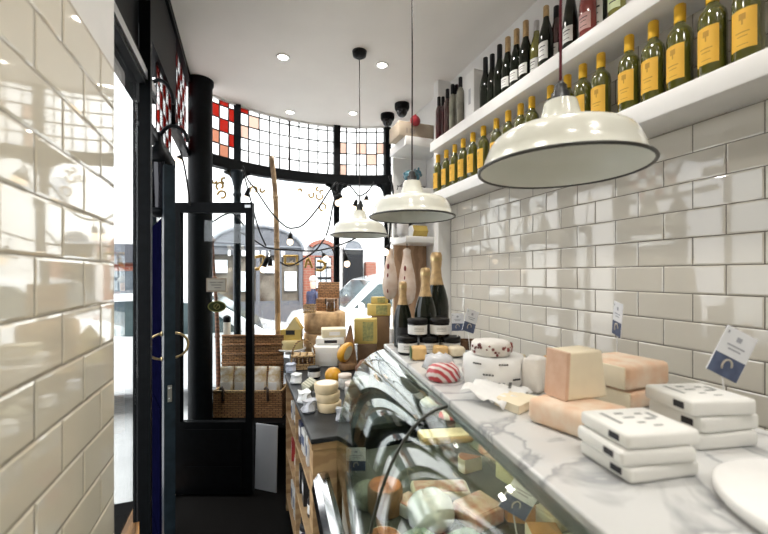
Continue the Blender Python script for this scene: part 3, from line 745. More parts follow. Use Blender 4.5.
def cut_block(label, c, d, rz, tilt=0.0, name='cheese_block', cutx=-1):
    t = thing(name, label, 'cheese', c, rz); t.rotation_euler = (0, tilt, rz)
    b = MB(); b.rbox((0, 0, d[2]/2), d, .012, seg=3, jit=.0012); b.build('rind', RIND, t)
    b = MB(); x = -d[0]/2 if cutx == -1 else d[0]/2
    if cutx in (-1, 1): b.rbox((x, 0, d[2]/2), (.005, d[1]*.9, d[2]*.88), .002)
    else: b.rbox((0, -d[1]/2, d[2]/2), (d[0]*.9, .005, d[2]*.88), .002)
    b.build('cut_face', PASTE, t)
    return t
cut_block('long orange-rind cheese block lying on the marble under the wedge', (.618, .577, ZM + .001), (.115, .15, .048), R(14), cutx=0)
cut_block('lower orange-rind cheese block of the pair by the tiled wall', (.862, .672, ZM + .001), (.140, .135, .040), R(6))
cut_block('upper orange-rind cheese block of the pair by the tiled wall', (.858, .672, ZM + .042), (.145, .135, .057), R(2))
# standing wedge with pale cut face
t = thing('cheese_wedge', 'tall pale cheese wedge standing on the long orange-rind block', 'cheese', (.652, .612, ZM + .050), R(-4))
b = MB(); b.prism([(-.050, 0), (.050, .0), (.036, .097), (-.044, .095)], -.030, .030, Matrix.Rotation(R(90), 4, 'X')); o = b.build('cheese_paste', PASTE, t)
bv = o.modifiers.new('bevel', 'BEVEL'); bv.width = .004; bv.segments = 2
b = MB(); b.prism([(-.056, 0), (-.048, 0), (-.042, .095), (-.050, .095)], -.030, .030, Matrix.Rotation(R(90), 4, 'X')); b.build('rind', M('tan_orange_rind', (.60, .36, .24), .65, scale=25, rgb2=(.68, .46, .33), bump=.3), t)
# round white dish in front
t = thing('round_board', 'round white board at the near end of the marble', 'board', (.680, .228, ZM + .0005))
b = MB(); b.lathe([(.10, 0), (.128, .004), (.134, .012), (.134, .020), (.130, .023), (0, .024)], (0,0,0), 64); b.build('board_disc', PAPER, t)
# price cards
NAVYC = M('navy_card_band', (.06, .08, .15), .6, rgb2=(.10, .13, .22), scale=40); CARDP = M('price_card_face', (.82, .84, .88), .5, var=.02)
def price_card(label, c, w, h_, yaw, roll, base_z, pitch=0.0, kind=0):
    t = thing('price_card', label, 'price card', (c[0], c[1], base_z))
    L = c[2] - base_z
    mt = Matrix.Translation((0, 0, L)) @ Matrix.Rotation(yaw, 4, 'Z') @ Matrix.Rotation(roll, 4, 'Y') @ Matrix.Rotation(pitch, 4, 'X')
    b = MB(); b.box((-w/2, -.0009, -h_/2), (w/2, .0009, h_/2), mt)
    b.mat(1).box((-w/2 + .001, -.0013, -h_/2), (w/2 - .001, .0013, -h_*.08), mt)
    b.mat(2)
    b.box((-w*.42, -.0014, h_*.36), (-w*.36, .0014, h_*.42), mt)
    b.box((-w*.08, -.0014, h_*.26), (w*.08, .0014, h_*.36), mt)
    for z, ww in ((.14, .28), (.06, .2)): b.box((-w*ww, -.0014, h_*z), (w*ww, .0014, h_*(z + .03)), mt)
    b.build('card', [CARDP, NAVYC, M('card_grey_print', (.42, .44, .5), .6)], t)
    b = MB(); pts = [(math.cos(2*math.pi*k/16)*h_*.10, -.0016, -h_*.27 + math.sin(2*math.pi*k/16)*h_*.13) for k in range(11)]
    b.tube([mt @ Vector(p) for p in pts], h_*.02, 6); b.build('card_emblem', M('pale_emblem', (.62, .58, .5), .6), t)
    b = MB(); e = mt @ Vector((0, .002, -h_*.42)); b.tube([(0, 0, 0), (e.x*.4, e.y, e.z*.5), e], .0018, 6); b.build('pin', M('clear_plastic_pin', (.75, .75, .74), .25), t)
    return t
q = P_f(732, 354, .745); price_card('large white and navy price card leaning above the rear cheese stack', (q.x, q.y, q.z), .066, .095, -TH, R(27), ZM, 0)
q = P_f(617.5, 319, 1.0); price_card('price card seen almost edge on behind the orange-rind pair', (q.x, q.y, q.z), .05, .088, R(-118), R(8), ZM, 0)
q = P_f(457.5, 322, 1.44); price_card('small upright price card nearer the dark wooden box', (q.x, q.y, q.z), .046, .066, -TH, 0, ZM, 0)
q = P_f(470.5, 321, 1.40); price_card('price card tilted in front of the tiles beside the upright card', (q.x, q.y, q.z), .055, .082, -TH + R(25), R(18), ZM, 0)
# wrapped cheese with berry cheese on top
def crumple(b, rings, seg, jit, c=(0,0,0)):
    rs = []
    for (r, z) in rings:
        rs.append([b.bm.verts.new((c[0] + r*(1 + random.uniform(-jit, jit))*math.cos(2*math.pi*i/seg), c[1] + r*(1 + random.uniform(-jit, jit))*math.sin(2*math.pi*i/seg), c[2] + max(0, z + random.uniform(-jit, jit)*.03))) for i in range(seg)])
    for A, B in zip(rs, rs[1:]):
        for i in range(seg):
            f = b._f([A[i], A[(i+1) % seg], B[(i+1) % seg], B[i]])
            if f: f.smooth = True
    b._f(rs[0][::-1]); b._f(rs[-1])
t = thing('paper_wrapped_cheese', 'round cheese in white printed paper beneath the fruit-studded cheese', 'cheese', (.645, .885, ZM + .001))
b = MB(); crumple(b, [(.070, 0), (.080, .006), (.084, .03), (.084, .055), (.080, .078), (.072, .082), (.05, .083)], 36, .06); b.build('wrapping_paper', PAPER, t)
b = MB()
for a, z, w in ((205, .048, .03), (225, .03, .035), (250, .049, .03), (275, .022, .03), (240, .016, .05)):
    for k in range(4):
        aa = R(a) + (k - 1.5)*w*2.4; b.box((-.0025, -.0006, -.002), (.0025, .0006, .002), Matrix.Translation((.0865*math.cos(aa), .0865*math.sin(aa), z*1.45)) @ Matrix.Rotation(aa + math.pi/2, 4, 'Z'))
b.build('print', INK, t)
t = thing('fruit_cheese', 'white cheese studded with red berries on the wrapped cheese', 'cheese', (.632, .880, ZM + .085))
b = MB(); crumple(b, [(.048, 0), (.052, .004), (.053, .018), (.052, .030), (.047, .036), (.03, .037)], 26, .018); b.build('cheese_body', M('crumbly_white_cheese', (.84, .81, .77), .6, var=.05, scale=30, bump=.3), t)
b = MB()
for k in range(26):
    a = R(random.uniform(150, 330)); z = random.uniform(.006, .032); b.sphere((.052*math.cos(a), .052*math.sin(a), z), random.uniform(.002, .006), u=8, v=6)
b.build('berries', M('red_brown_berry', (.25, .05, .045), .5, var=.3), t)
# loose paper flap with print
t = thing('paper_sheet', 'crumpled printed white paper sheet in front of the wrapped cheese', 'paper', (.575, .775, ZM + .001), R(25))
b = MB(); n = 9; g = [[b.bm.verts.new(((i/n - .5)*.15, (j/n - .5)*.11, .003 + .016*abs(math.sin(i*1.1 + j*.7)) + .02*(j/n)**2 + random.uniform(0, .003))) for j in range(n+1)] for i in range(n+1)]
b.sm = True
for i in range(n):
    for j in range(n): b._f([g[i][j], g[i+1][j], g[i+1][j+1], g[i][j+1]])
o = b.build('sheet', PAPER, t); sm = o.modifiers.new('thickness', 'SOLIDIFY'); sm.thickness = .0008
b = MB()
for k in range(6): b.box((.01 + k*.009, -.028 + k*.004, .028), (.016 + k*.009, -.022 + k*.004, .0285), Matrix.Rotation(.02, 4, 'Y'))
b.build('print', INK, t)
# crumbly white cheese piece and orange pieces behind
b = MB(); b.rbox((0,0,.043), (.042, .05, .085), .008, jit=.004); o = b.build('feta_cheese', M('crumbly_white_cheese', (.84,.81,.77))); place(o, (.70, .79, ZM + .004), (0,0,.4)); tag(o, 'crumbly white cheese piece between wrapped cheese and standing wedge', 'cheese')
b = MB(); b.rbox((0,0,.04), (.06, .04, .078), .008, jit=.003); o = b.build('orange_cheese', M('golden_cheese', (.60, .33, .08), .5)); place(o, (.775, .815, ZM + .004), (0,0,.4)); tag(o, 'golden brown cheese piece behind the crumbly white one', 'cheese')
b = MB(); b.rbox((0,0,.028), (.07, .05, .055), .008, jit=.003); o = b.build('cream_cheese', PASTE); place(o, (.76, .95, ZM + .004), (0,0,.2)); tag(o, 'small cream cheese block behind the fruit-studded cheese', 'cheese')
b = MB(); b.prism([(-.05, -.03), (.05, -.03), (.04, .04), (-.03, .04)], 0, .018); o = b.build('flat_cheese', PASTE); place(o, (.585, .715, ZM + .001), (0,0,.4)); tag(o, 'flat tan cheese piece beside the printed paper sheet', 'cheese')
# striped salami pack
STR = two_tone('red_white_streaks', 0, (.80, .70, .68), (.50, .06, .07), 22, .3, .1, 1.2, 'DIAGONAL')
t = thing('bacon_pack', 'clear pack of red and white streaky bacon on the marble edge', 'packet', (.537, .975, ZM + .001), R(-20))
b = MB(); crumple(b, [(.044, 0), (.049, .008), (.044, .034), (.028, .048)], 18, .07); b.build('bacon', STR, t)
b = MB(); crumple(b, [(.030, .012), (.046, .030), (.040, .056), (.02, .066)], 14, .14, (-.008, .030, 0)); b.build('plastic_wrap', M('cloudy_plastic', (.66, .67, .70), .2, var=.1, scale=40), t)
# orange rind pieces at the far edge
OR = M('orange_cheddar', (.80, .52, .22), .5, var=.1)
for i, (px, py, w, h_, lab, m) in enumerate(((421,361,.055,.042,'orange cheese piece with green rind near the jars',OR),(443,358,.05,.036,'orange cheese piece behind the bacon pack',OR),(459,358,.055,.034,'white cheese piece beside the berry cheese',PASTE),(452,347,.04,.03,'small yellow cheese piece before the dark wooden box',OR))):
    q = P_z(px, py, -.30); b = MB(); b.rbox((0,0,h_/2), (w, w*.8, h_), .008, jit=.003, seg=2); b.mat(1)
    if i == 0: b.rbox((-w*.5, 0, h_/2), (.006, w*.8, h_*.95), .002)
    o = b.build('cheese_piece', [m, M('green_rind', (.10, .16, .07), .6)]); place(o, (max(q.x, xe(q.y) + w*.6), q.y + .02, ZM + .005), (0,0,-TH + i*.2)); tag(o, lab, 'cheese')
# jars
BLKLID = M('black_jar_lid', (.008, .008, .008), .4, spec=.2)
t0 = thing('preserve_jar', '', 'jar', (0,0,0), 0, 'black-lidded jars stacked on the marble')
b = MB(); b.lathe([(.033, 0), (.0365, .003), (.0365, .048), (.034, .052)], (0,0,0), 28); b.build('jar_body', M('dark_preserve', (.006, .005, .006), .1, spec=.3), t0)
b = MB(); b.lathe([(.0369, .010), (.0369, .044)], (0,0,0), 28, None, R(120), R(380), cap=False); b.mat(1)
for z in (.022, .028, .033): b.lathe([(.0371, z), (.0371, z + .002)], (0,0,0), 10, None, R(225), R(285), cap=False)
b.build('label', [WLAB, M('grey_print_marks', (.33,.34,.33))], t0)
b = MB(); b.lathe([(.0375, .051), (.0382, .052), (.0382, .065), (.036, .067), (0, .067)], (0,0,0), 28); b.build('lid', BLKLID, t0)
JL = [(.583, 1.335, 0, 'bottom row jar nearest the window side'), (.662, 1.31, 0, 'bottom row jar in the middle of three'), (.738, 1.282, 0, 'bottom row jar nearest the dark wooden box'), (.620, 1.325, .0672, 'upper jar resting on the two window-side jars'), (.700, 1.298, .0672, 'upper jar resting on the two wall-side jars')]
for i, (x, y, z, lab) in enumerate(JL):
    lab = lab.replace(' jar', ' black-lidded jar', 1)
    if i == 0: t0['label'] = lab; t0.location = (x, y, ZM + .0005)
    else: dup(t0, (x, y, ZM + .0005 + z), 0, lab)
# champagne bottles
def champagne(label, x, y, s, foil_from):
    t = thing('champagne_bottle', label, 'bottle', (x, y, ZM + .001), 0, 'champagne bottles behind the jars'); t.scale = (s*1.0, s*1.0, s)
    bottle_body('champagne', DARKB, t)
    b = MB(); b.lathe([(.0285, foil_from), (.0250, .208), (.0195, .232), (.0172, .262), (.0195, .275), (.0198, .288), (.0203, .306), (.016, .316), (0, .318)], (0,0,0), 20); b.build('foil', GOLD, t)
    b = MB(); b.lathe([(.0206, .286), (.0212, .292), (.0206, .298)], (0,0,0), 20, cap=False); b.build('wire_cage', BRASS, t)
    b = MB(); b.lathe([(.0446, .03), (.0446, .10)], (0,0,0), 10, None, R(210), R(300), cap=False); b.build('label', M('black_label', (.02, .02, .022), .5), t)
champagne('small gold-foiled champagne bottle nearest the window', .618, 1.465, .86, .192)
champagne('gold-foiled champagne bottle standing in the middle of three', .700, 1.42, 1.04, .195)
champagne('tallest champagne bottle, a magnum next to the white pier', .792, 1.50, 1.26, .195)
b = MB(); b.box((-.055, -.032, 0), (.055, .032, .006)); b.box((-.055, -.032, .006), (.055, -.026, .036)); b.box((-.055, .026, .006), (.055, .032, .036)); b.box((-.055, -.026, .006), (-.049, .026, .036)); b.box((.049, -.026, .006), (.055, .026, .036))
o = b.build('wooden_tray', two_tone('dark_walnut', 0, (.14, .065, .025), (.07, .03, .012), 8, .5, .1, 3)); place(o, (.855, 1.34, ZM + .001), (0,0,-.45)); tag(o, 'small dark wooden tray at the far end of the marble', 'tray')

# ------------------------- inside the case -------------------------------------------
ZD = H - .735
def item(kind, px, py, lab, d, m, z=-.735, rz=0.0, cat='cheese', m2=None, name=None):
    q = P_z(px, py, z); x = min(max(q.x, xe(q.y) - .14), .86); y = min(q.y, 1.46)
    b = MB()
    if kind == 'wheel':
        b.lathe([(d[0]*.94, 0), (d[0], .006), (d[0]*1.01, d[1]*.5), (d[0], d[1] - .006), (d[0]*.94, d[1])], (0,0,0), 28); b.mat(1)
        b.lathe([(d[0]*.9, d[1] + .0002), (0, d[1] + .0006)], (0,0,0), 28, cap=False)
    elif kind == 'wedge':
        pts = [(0, -d[0]/2)] + [(d[0]*math.sin(R(a))*.62, d[0]*math.cos(R(a)) - d[0]/2) for a in range(-38, 39, 8)]
        b.prism(pts, .001, d[1]); b.mat(1); b.prism([(p[0]*.92, p[1]*.92) for p in pts], d[1], d[1] + .002)
    elif kind == 'slab':
        b.rbox((0,0,d[2]/2), d, .007, jit=.002); b.mat(1); b.rbox((0,0,d[2]), (d[0]*.9, d[1]*.9, .004), .001)
    elif kind == 'bag':
        crumple(b, [(d[0]*.85, 0), (d[0], d[1]*.25), (d[0]*.8, d[1]*.7), (d[0]*.35, d[1])], 16, .12)
    o = b.build(name or {'wheel': 'round_cheese', 'wedge': 'cheese_wedge', 'slab': 'cheese_slab'}[kind], [m, m2 or m]); place(o, (x, y, H + z + .001), (0,0,rz)); return tag(o, lab, cat)
BRN = M('brown_rind', (.30, .17, .08), .6, var=.15, scale=30, bump=.3); ORS = M('orange_sauce', (.60, .20, .05), .4, var=.2, scale=30); GRB = M('sage_green_wrap', (.28, .36, .27), .45, var=.12, scale=20)
PALE = M('pale_rind', (.74, .68, .50), .6, var=.08, scale=25); CRM = M('cream_cheese_paste', (.85, .76, .54), .5, var=.06); PNK = M('pink_cured_meat', (.62, .30, .22), .45, rgb2=(.78, .62, .48), scale=30); WCR = M('white_crinkle_paper', (.80, .82, .82), .35, var=.05, scale=30)
item('wheel', 358, 505, 'grey-green mould cheese wheel at the far glass corner', (.05, .05), M('grey_mould', (.36, .38, .30), .8, var=.15, scale=40), rz=0)
item('wheel', 385, 510, 'brown-rinded cheese with orange top near the glass joint', (.055, .08), BRN, m2=ORS)
item('wheel', 366, 560, 'pale brown flat cheese low behind the front glass', (.05, .045), PALE, m2=ORS)
item('bag', 420, 560, 'sage green wrapped parcel behind the front glass', (.06, .07), GRB, cat='parcel', name='wrapped_parcel')
item('bag', 468, 560, 'second sage green parcel, nearer the marble, behind glass', (.06, .07), GRB, cat='parcel', name='wrapped_parcel')
item('slab', 408, 512, 'small block in clear film beside the brown cheese', (.07, .06, .04), WCR, rz=.4, m2=PNK)
item('slab', 440, 495, 'long flat savoury tart with orange topping', (.19, .075, .03), CRM, rz=-.3, m2=PNK)
item('slab', 478, 520, 'pink and cream sliced meat slab behind the price card', (.12, .1, .05), PNK, rz=.2, m2=PNK)
item('wedge', 520, 520, 'orange cheese wedge under the case price card', (.09, .06), M('deep_orange_cheese', (.72, .34, .08), .5), rz=.6, m2=CRM)
item('slab', 570, 520, 'pale cheese slab below the marble edge', (.10, .08, .045), CRM, rz=.1)
item('wheel', 585, 575, 'round pale cream cheese at the near end of the case', (.075, .055), CRM, m2=CRM)
item('wheel', 520, 610, 'cream cheese round beside the clear-lidded tub', (.06, .05), PALE, m2=CRM)
item('wedge', 470, 470, 'cream wedge in the middle of the case', (.09, .05), CRM, rz=1.2, m2=ORS)
item('slab', 545, 545, 'orange-topped cheese slab in front of the pale round', (.09, .07, .04), CRM, rz=-.4, m2=M('deep_orange_cheese', (.7,.3,.1)))
item('bag', 430, 520, 'crinkled white paper parcel along the curved glass', (.075, .085), WCR, cat='parcel', name='paper_parcel')
item('bag', 455, 620, 'crinkled white parcel closest to the front glass', (.085, .08), WCR, cat='parcel', name='paper_parcel')
item('slab', 445, 440, 'tan flat loaf on the inner glass shelf', (.17, .07, .022), M('tan_crust', (.55, .40, .20), .6, var=.1, scale=30), z=-.527, rz=-.2, m2=CRM)
item('slab', 500, 455, 'pinkish ham slab on the inner glass shelf', (.10, .08, .03), PNK, z=-.527, rz=.2)
RW = two_tone('red_white_check', 0, (.80, .78, .76), (.55, .04, .05), 9, .5, 0, .5, 'X')
item('bag', 448, 418, 'red and white checked packet on the inner shelf', (.035, .028), RW, z=-.527, cat='packet', name='checked_packet')
item('bag', 430, 405, 'white clear-wrapped packet on the inner shelf', (.04, .03), WCR, z=-.527, cat='packet', name='clear_packet')
item('slab', 520, 480, 'olive wrapped cheese near the back of the case', (.10, .08, .05), M('olive_wrap', (.42, .40, .22), .5), z=-.527, rz=.1)
item('wedge', 560, 500, 'small orange wedge on the inner shelf near the marble', (.07, .035), M('deep_orange_cheese', (.7,.3,.1)), z=-.527, rz=.4, m2=CRM)
q = P_f(521, 497, .90); price_card('tilted grey and navy price card inside the glass case', (q.x, q.y, q.z), .072, .09, -TH, R(30), H - .66, 0)
q = P_f(356, 459, 1.42); price_card('upright price card at the far end inside the case', (q.x, q.y, q.z), .072, .085, -TH, 0, ZD, 0)
# =============================== OAK COUNTER ====================================
ZK = H - .68
cn = thing('oak_counter', 'oak shelving counter with dark slate top in front of the glass case', 'counter')
top = [(.258, 1.585), (.258, 2.68), (.33, 2.80), (.385, 2.90), (.385, 3.62), (1.12, 3.62), (1.12, 1.64), (.44, 1.64), (.375, 1.585)]
b = MB(); b.prism(top, ZK - .022, ZK); o = b.build('slate_top', SLATE, cn); bv = o.modifiers.new('bevel', 'BEVEL'); bv.width = .004; bv.segments = 2
b = MB(); b.prism([(.268, 1.60), (.37, 1.60), (.425, 1.66), (.425, 1.685), (.268, 1.685)], .04, ZK - .05)
b.prism([(.262, 1.590), (.374, 1.590), (.435, 1.655), (.435, 1.69), (.262, 1.69)], ZK - .05, ZK - .022); b.build('end_panel', OAK, cn)
b = MB(); b.box((.42, 1.685, .0), (.435, 2.85, ZK - .022)); b.build('back_panel', OAK, cn)
for z in (.10, .40, .66): b = MB(); b.box((.266, 1.685, z), (.42, 2.68, z + .02)); b.build('shelf', OAK, cn)
b = MB(); b.box((.266, 2.66, .0), (.42, 2.68, ZK - .022)); b.build('end_panel', OAK, cn)
b = MB(); b.box((.266, 2.16, .02), (.42, 2.18, ZK - .022)); b.build('divider', OAK, cn)
b = MB(); b.box((.29, 1.69, 0), (.42, 2.66, .10)); b.build('plinth', BLACK, cn)
b = MB(); b.box((.44, 1.66, 0), (1.1, 3.6, ZK - .022)); b.box((.39, 2.92, 0), (.44, 3.6, ZK - .022)); b.build('inner_carcass', BLACK, cn)
cols = [('dark', (.02,.02,.022)), ('white', (.72,.71,.68)), ('navy', (.03,.04,.09)), ('red', (.45,.04,.04)), ('green', (.03,.18,.14)), ('tan', (.42,.30,.17)), ('grey', (.30,.31,.33))]
rn = random.Random(11)
lv = {.12: 'bottom', .42: 'middle', .68: 'top'}
tok = {}
for z in (.12, .42, .68):
    y = 1.75; k = 0
    while y < 2.62:
        if 2.13 < y < 2.21: y = 2.24
        cnm, c = cols[rn.randrange(len(cols))]
        if z == .42 and y < 1.85: cnm, c = (('red', (.45,.04,.04)) if k else ('green', (.03,.18,.14)))
        kind = rn.choice(['carton', 'jar'])
        h_ = rn.uniform(.12, .18) if z < .6 else rn.uniform(.11, .15)
        w = rn.uniform(.035, .045) if kind == 'jar' else rn.uniform(.03, .05)
        cm = M('goods_' + cnm, c, .35, var=.08)
        t = thing('grocery_' + kind, '', kind, (.325, y, z + .0005), rn.uniform(-.1, .1), 'goods on the oak counter shelves')
        b = MB()
        if kind == 'jar':
            h_ *= .8; b.lathe([(w*.9, 0), (w, .006), (w, h_*.72), (w*.8, h_*.84)], (0,0,0), 18); b.build('jar_body', cm, t)
            b = MB(); b.lathe([(w*.84, h_*.84), (w*.86, h_*.86), (w*.86, h_), (0, h_)], (0,0,0), 18); b.build('lid', BLKLID, t)
            b = MB(); patch(b, w + .0006, h_*.2, h_*.6, R(110), R(250)); b.build('label', WLAB, t)
        else:
            b.rbox((0, 0, h_/2), (.085, w*1.6, h_), .002); b.build('carton_body', cm, t)
            b = MB(); b.box((-.0432, -w*.6, h_*.35), (-.0424, w*.6, h_*.75)); b.build('label', WLAB if cnm != 'white' else NAVYC, t)
        t['label'] = '%s %s on the %s shelf of the oak counter, %s from its near end' % (cnm, kind, lv[z], ORD[k])
        k += 1; y += .125

# ------------------------- things on the counter ---------------------------------
def on(px, py): return P_z(px, py, -.68)
WOODB = M('poplar_box_wood', (.70, .56, .36), .6, var=.08, scale=20); BOXTOP = M('pale_box_lid', (.80, .77, .66), .6, var=.03)
q = on(328, 410)
for k, (dx, dy) in enumerate(((.006, 0), (0, .004), (-.008, .002))):
    t = thing('camembert_box', ['bottom','middle','topmost'][k] + ' round wooden cheese box in the stack on the oak counter', 'cheese box', (q.x + dx, q.y + dy, ZK + .001 + k*.046), 0, 'round wooden cheese boxes')
    b = MB(); b.lathe([(.056, 0), (.058, .001), (.058, .034), (.056, .035)], (0,0,0), 32); b.build('box_body', WOODB, t)
    b = MB(); b.lathe([(.0605, .018), (.061, .019), (.061, .043), (.060, .045), (0, .0455)], (0,0,0), 32); b.mat(1).lathe([(.05, .0457), (0, .0457)], (0,0,0), 28, cap=False); b.build('lid', [WOODB, BOXTOP], t)
# wax cheeses
ORW = M('orange_wax', (.74, .36, .02), .3, var=.05, coat=.3)
q = on(333, 383); t = thing('wax_cheese_ball', 'orange wax cheese ball in front of the cut orange cheese', 'cheese', (q.x, q.y, ZK + .050)); b = MB(); b.sphere((0,0,0), .052, (1,1,.96), 24, 16); b.build('wax_ball', ORW, t)
q = on(346, 370); t = thing('cut_wax_cheese', 'tilted orange wax cheese with white cut face', 'cheese', (q.x, q.y, ZK + .128), -.5)
mt = Matrix.Rotation(R(38), 4, 'Y'); b = MB(); b.sphere((0,0,0), .075, (.75, .9, 1.05), 24, 16, mt=mt); o = b.build('wax_rind', ORW, t)
bm = bmesh.new(); bm.from_mesh(o.data); nrm = Vector((.95, -.3, -.25)).normalized()
bmesh.ops.bisect_plane(bm, geom=list(bm.verts) + list(bm.edges) + list(bm.faces), plane_co=nrm*.018, plane_no=nrm, clear_outer=True)
bmesh.ops.holes_fill(bm, edges=[e for e in bm.edges if e.is_boundary]); bm.to_mesh(o.data); bm.free()
bm = bmesh.new(); bmesh.ops.create_circle(bm, cap_ends=True, segments=24, radius=.052); me = bpy.data.meshes.new('cut_face'); bm.to_mesh(me); bm.free()
c = bpy.data.objects.new('cut_face', me); COL.objects.link(c); me.materials.append(PALE); c.parent = t; c.location = nrm*.0188; c.rotation_euler = nrm.to_track_quat('Z', 'Y').to_euler()
so = c.modifiers.new('thickness', 'SOLIDIFY'); so.thickness = .002
b = MB(); b.rbox((0,0,.025), (.10, .09, .05), .012, jit=.004); o = b.build('cheese_support', BRN); place(o, (q.x + .01, q.y + .0, ZK + .001), (0,0,.4)); tag(o, 'brown cheese piece propping up the cut orange cheese', 'cheese'); o.name = 'brown_cheese'
# tall dark wedge, yellow cheese with green print, brown crusty lump
q = on(349, 367); b = MB(); b.prism([(-.075, 0), (.065, 0), (.02, .30), (.008, .30)], -.03, .03, Matrix.Rotation(R(90), 4, 'X')); b.mat(1); b.prism([(-.076, 0), (-.068, 0), (.013, .30), (.007, .30)], -.031, .031, Matrix.Rotation(R(90), 4, 'X'))
o = b.build('aged_cheese_wedge', [M('brown_aged_rind', (.32, .18, .09), .6, var=.15, scale=30), M('grey_brown_rind', (.20, .14, .11), .7)]); place(o, (q.x + .01, q.y + .05, ZK + .001), (0,0,-.35)); tag(o, 'tall narrow brown cheese wedge leaning before the yellow cheese', 'cheese')
YCH = M('yellow_cheese', (.70, .53, .16), .5, var=.05); GPR = M('green_wax_print', (.24, .27, .11), .6, rgb2=(.50, .44, .16), scale=45)
def label_block(name, label, px0, px1, py0, py1, f, d, rz=0):
    a = P_f(px0, py1, f); c = P_f(px1, py0, f); w = (c - a).to_2d().length; h_ = c.z - a.z
    t = thing(name, label, 'cheese', ((a.x + c.x)/2, (a.y + c.y)/2, a.z), rz - TH)
    b = MB(); b.rbox((0, d/2, h_/2), (w, d, h_), .006, jit=.001); b.build('cheese_body', YCH, t)
    b = MB(); b.box((-w*.12, -.003, h_*.12), (w*.34, .003, h_*.88)); b.build('printed_rind', GPR, t)
    return t, a.z
t, z0 = label_block('printed_cheese', 'yellow cheese block with green printed rind behind the tall wedge', 354, 377, 319, 344, 2.95, .10)
t2, z1 = label_block('printed_cheese', 'yellow cheese block with pale green label on the little stand', 367, 391, 304, 316, 3.14, .10)
t3, z2 = label_block('yellow_cheese', 'small plain yellow cheese on top of the labelled cheese block', 371, 388, 297, 303.6, 3.17, .07)
def plinth(name, label, cat, t, zt, d, m, dz=0.0):
    x, y = t.location.x, t.location.y; b = MB(); h_ = zt - ZK - .002
    b.rbox((0, 0, h_/2), (d[0], d[1], h_), .006); o = b.build(name, m); place(o, (x + .03, y + .05, ZK + .001), (0, 0, -TH)); return tag(o, label, cat)
plinth('wooden_crate', 'wooden crate under the green printed yellow cheese', 'crate', t, z0, (.15, .12), M('dark_crate_wood', (.20, .12, .065), .6, var=.2))
plinth('wooden_stand', 'dark wooden stand holding the labelled yellow cheeses', 'stand', t2, z1, (.15, .11), M('brown_shop_stand', (.25, .15, .08), .5))
q = on(364, 380); b = MB(); crumple(b, [(.05, 0), (.065, .02), (.06, .06), (.04, .095), (.015, .11)], 16, .14); o = b.build('crusty_loaf', M('brown_crust', (.24, .12, .065), .6, var=.2, scale=30, bump=.5)); place(o, (q.x + .03, q.y + .09, ZK + .001)); tag(o, 'rough brown loaf between the tall wedge and the display case', 'bread')
# glass storage jars with pale lids
for i, (px, py, lab) in enumerate(((352, 397, 'glass jar with pale lid nearest the round wooden boxes'), (345, 388, 'squat glass jar with pale lid behind the front glass jar'), (362, 392, 'glass jar with pale lid touching the display case'))):
    q = on(px, py); t = thing('glass_jar', lab, 'jar', (q.x, q.y, ZK + .001), 0, 'clear jars on the oak counter')
    b = MB(); b.lathe([(.038, 0), (.042, .004), (.043, .05), (.036, .066)], (0,0,0), 22); b.build('jar_body', M('clear_jar_with_pale_fill', (.62, .60, .55), .12, coat=1, var=.25, scale=40), t)
    b = MB(); b.lathe([(.038, .064), (.040, .066), (.040, .082), (.037, .084), (0, .084)], (0,0,0), 22); b.build('lid', M('pale_pink_lid', (.72, .62, .54), .5), t)
# little dark jar with white label
q = on(314, 378); t = thing('preserve_jar', 'black-lidded white-labelled jar before the small wicker basket', 'jar', (q.x, q.y, ZK + .001))
b = MB(); b.lathe([(.036, 0), (.040, .003), (.040, .052), (.037, .056)], (0,0,0), 24); b.build('jar_body', M('dark_preserve', (.012,.01,.012)), t)
b = MB(); patch(b, .0405, .012, .046, R(150), R(350), 20); b.build('label', WLAB, t)
b = MB(); b.lathe([(.041, .055), (.042, .057), (.042, .072), (.040, .074), (0, .074)], (0,0,0), 24); b.build('lid', BLKLID, t)
# tilted green-white cube cheese
q = on(308, 392); t = thing('ash_cheese_cube', 'pale green-grey striped cheese cube tilted at the counter edge', 'cheese', (q.x + .01, q.y, ZK + .03)); t.rotation_euler = (R(20), R(-24), .5)
b = MB(); b.rbox((0,0,.012), (.075, .06, .05), .006); b.build('cheese_body', two_tone('green_grey_stripe', 0, (.60, .59, .46), (.36, .36, .27), 20, .6, .1, 1, 'X'), t)
# white packets at the counter edge and small white pots
for i, (px, py, lab) in enumerate(((289, 372, 'blue-white packet at the far counter edge'), (296, 383, 'crumpled white packet at the counter edge before the wicker basket'), (300, 402, 'white packet below the tilted striped cube'), (305, 412, 'grey and white packet beside the round wooden boxes'), (343, 420, 'white pot beside the glass case edge'))):
    q = on(px, py); b = MB(); crumple(b, [(.036, 0), (.040, .012), (.030, .038), (.034, .056)], 9, .22)
    for f_ in b.bm.faces: f_.smooth = False
    o = b.build('small_packet', M('blue_white_packet', (.55, .60, .72), .4) if i == 0 else (WCR if i < 3 else M('greyish_packet', (.5, .51, .55), .4, var=.2, scale=40))); place(o, (max(q.x, .305), q.y, ZK + .001), (0,0,i)); tag(o, lab, 'packet', None)
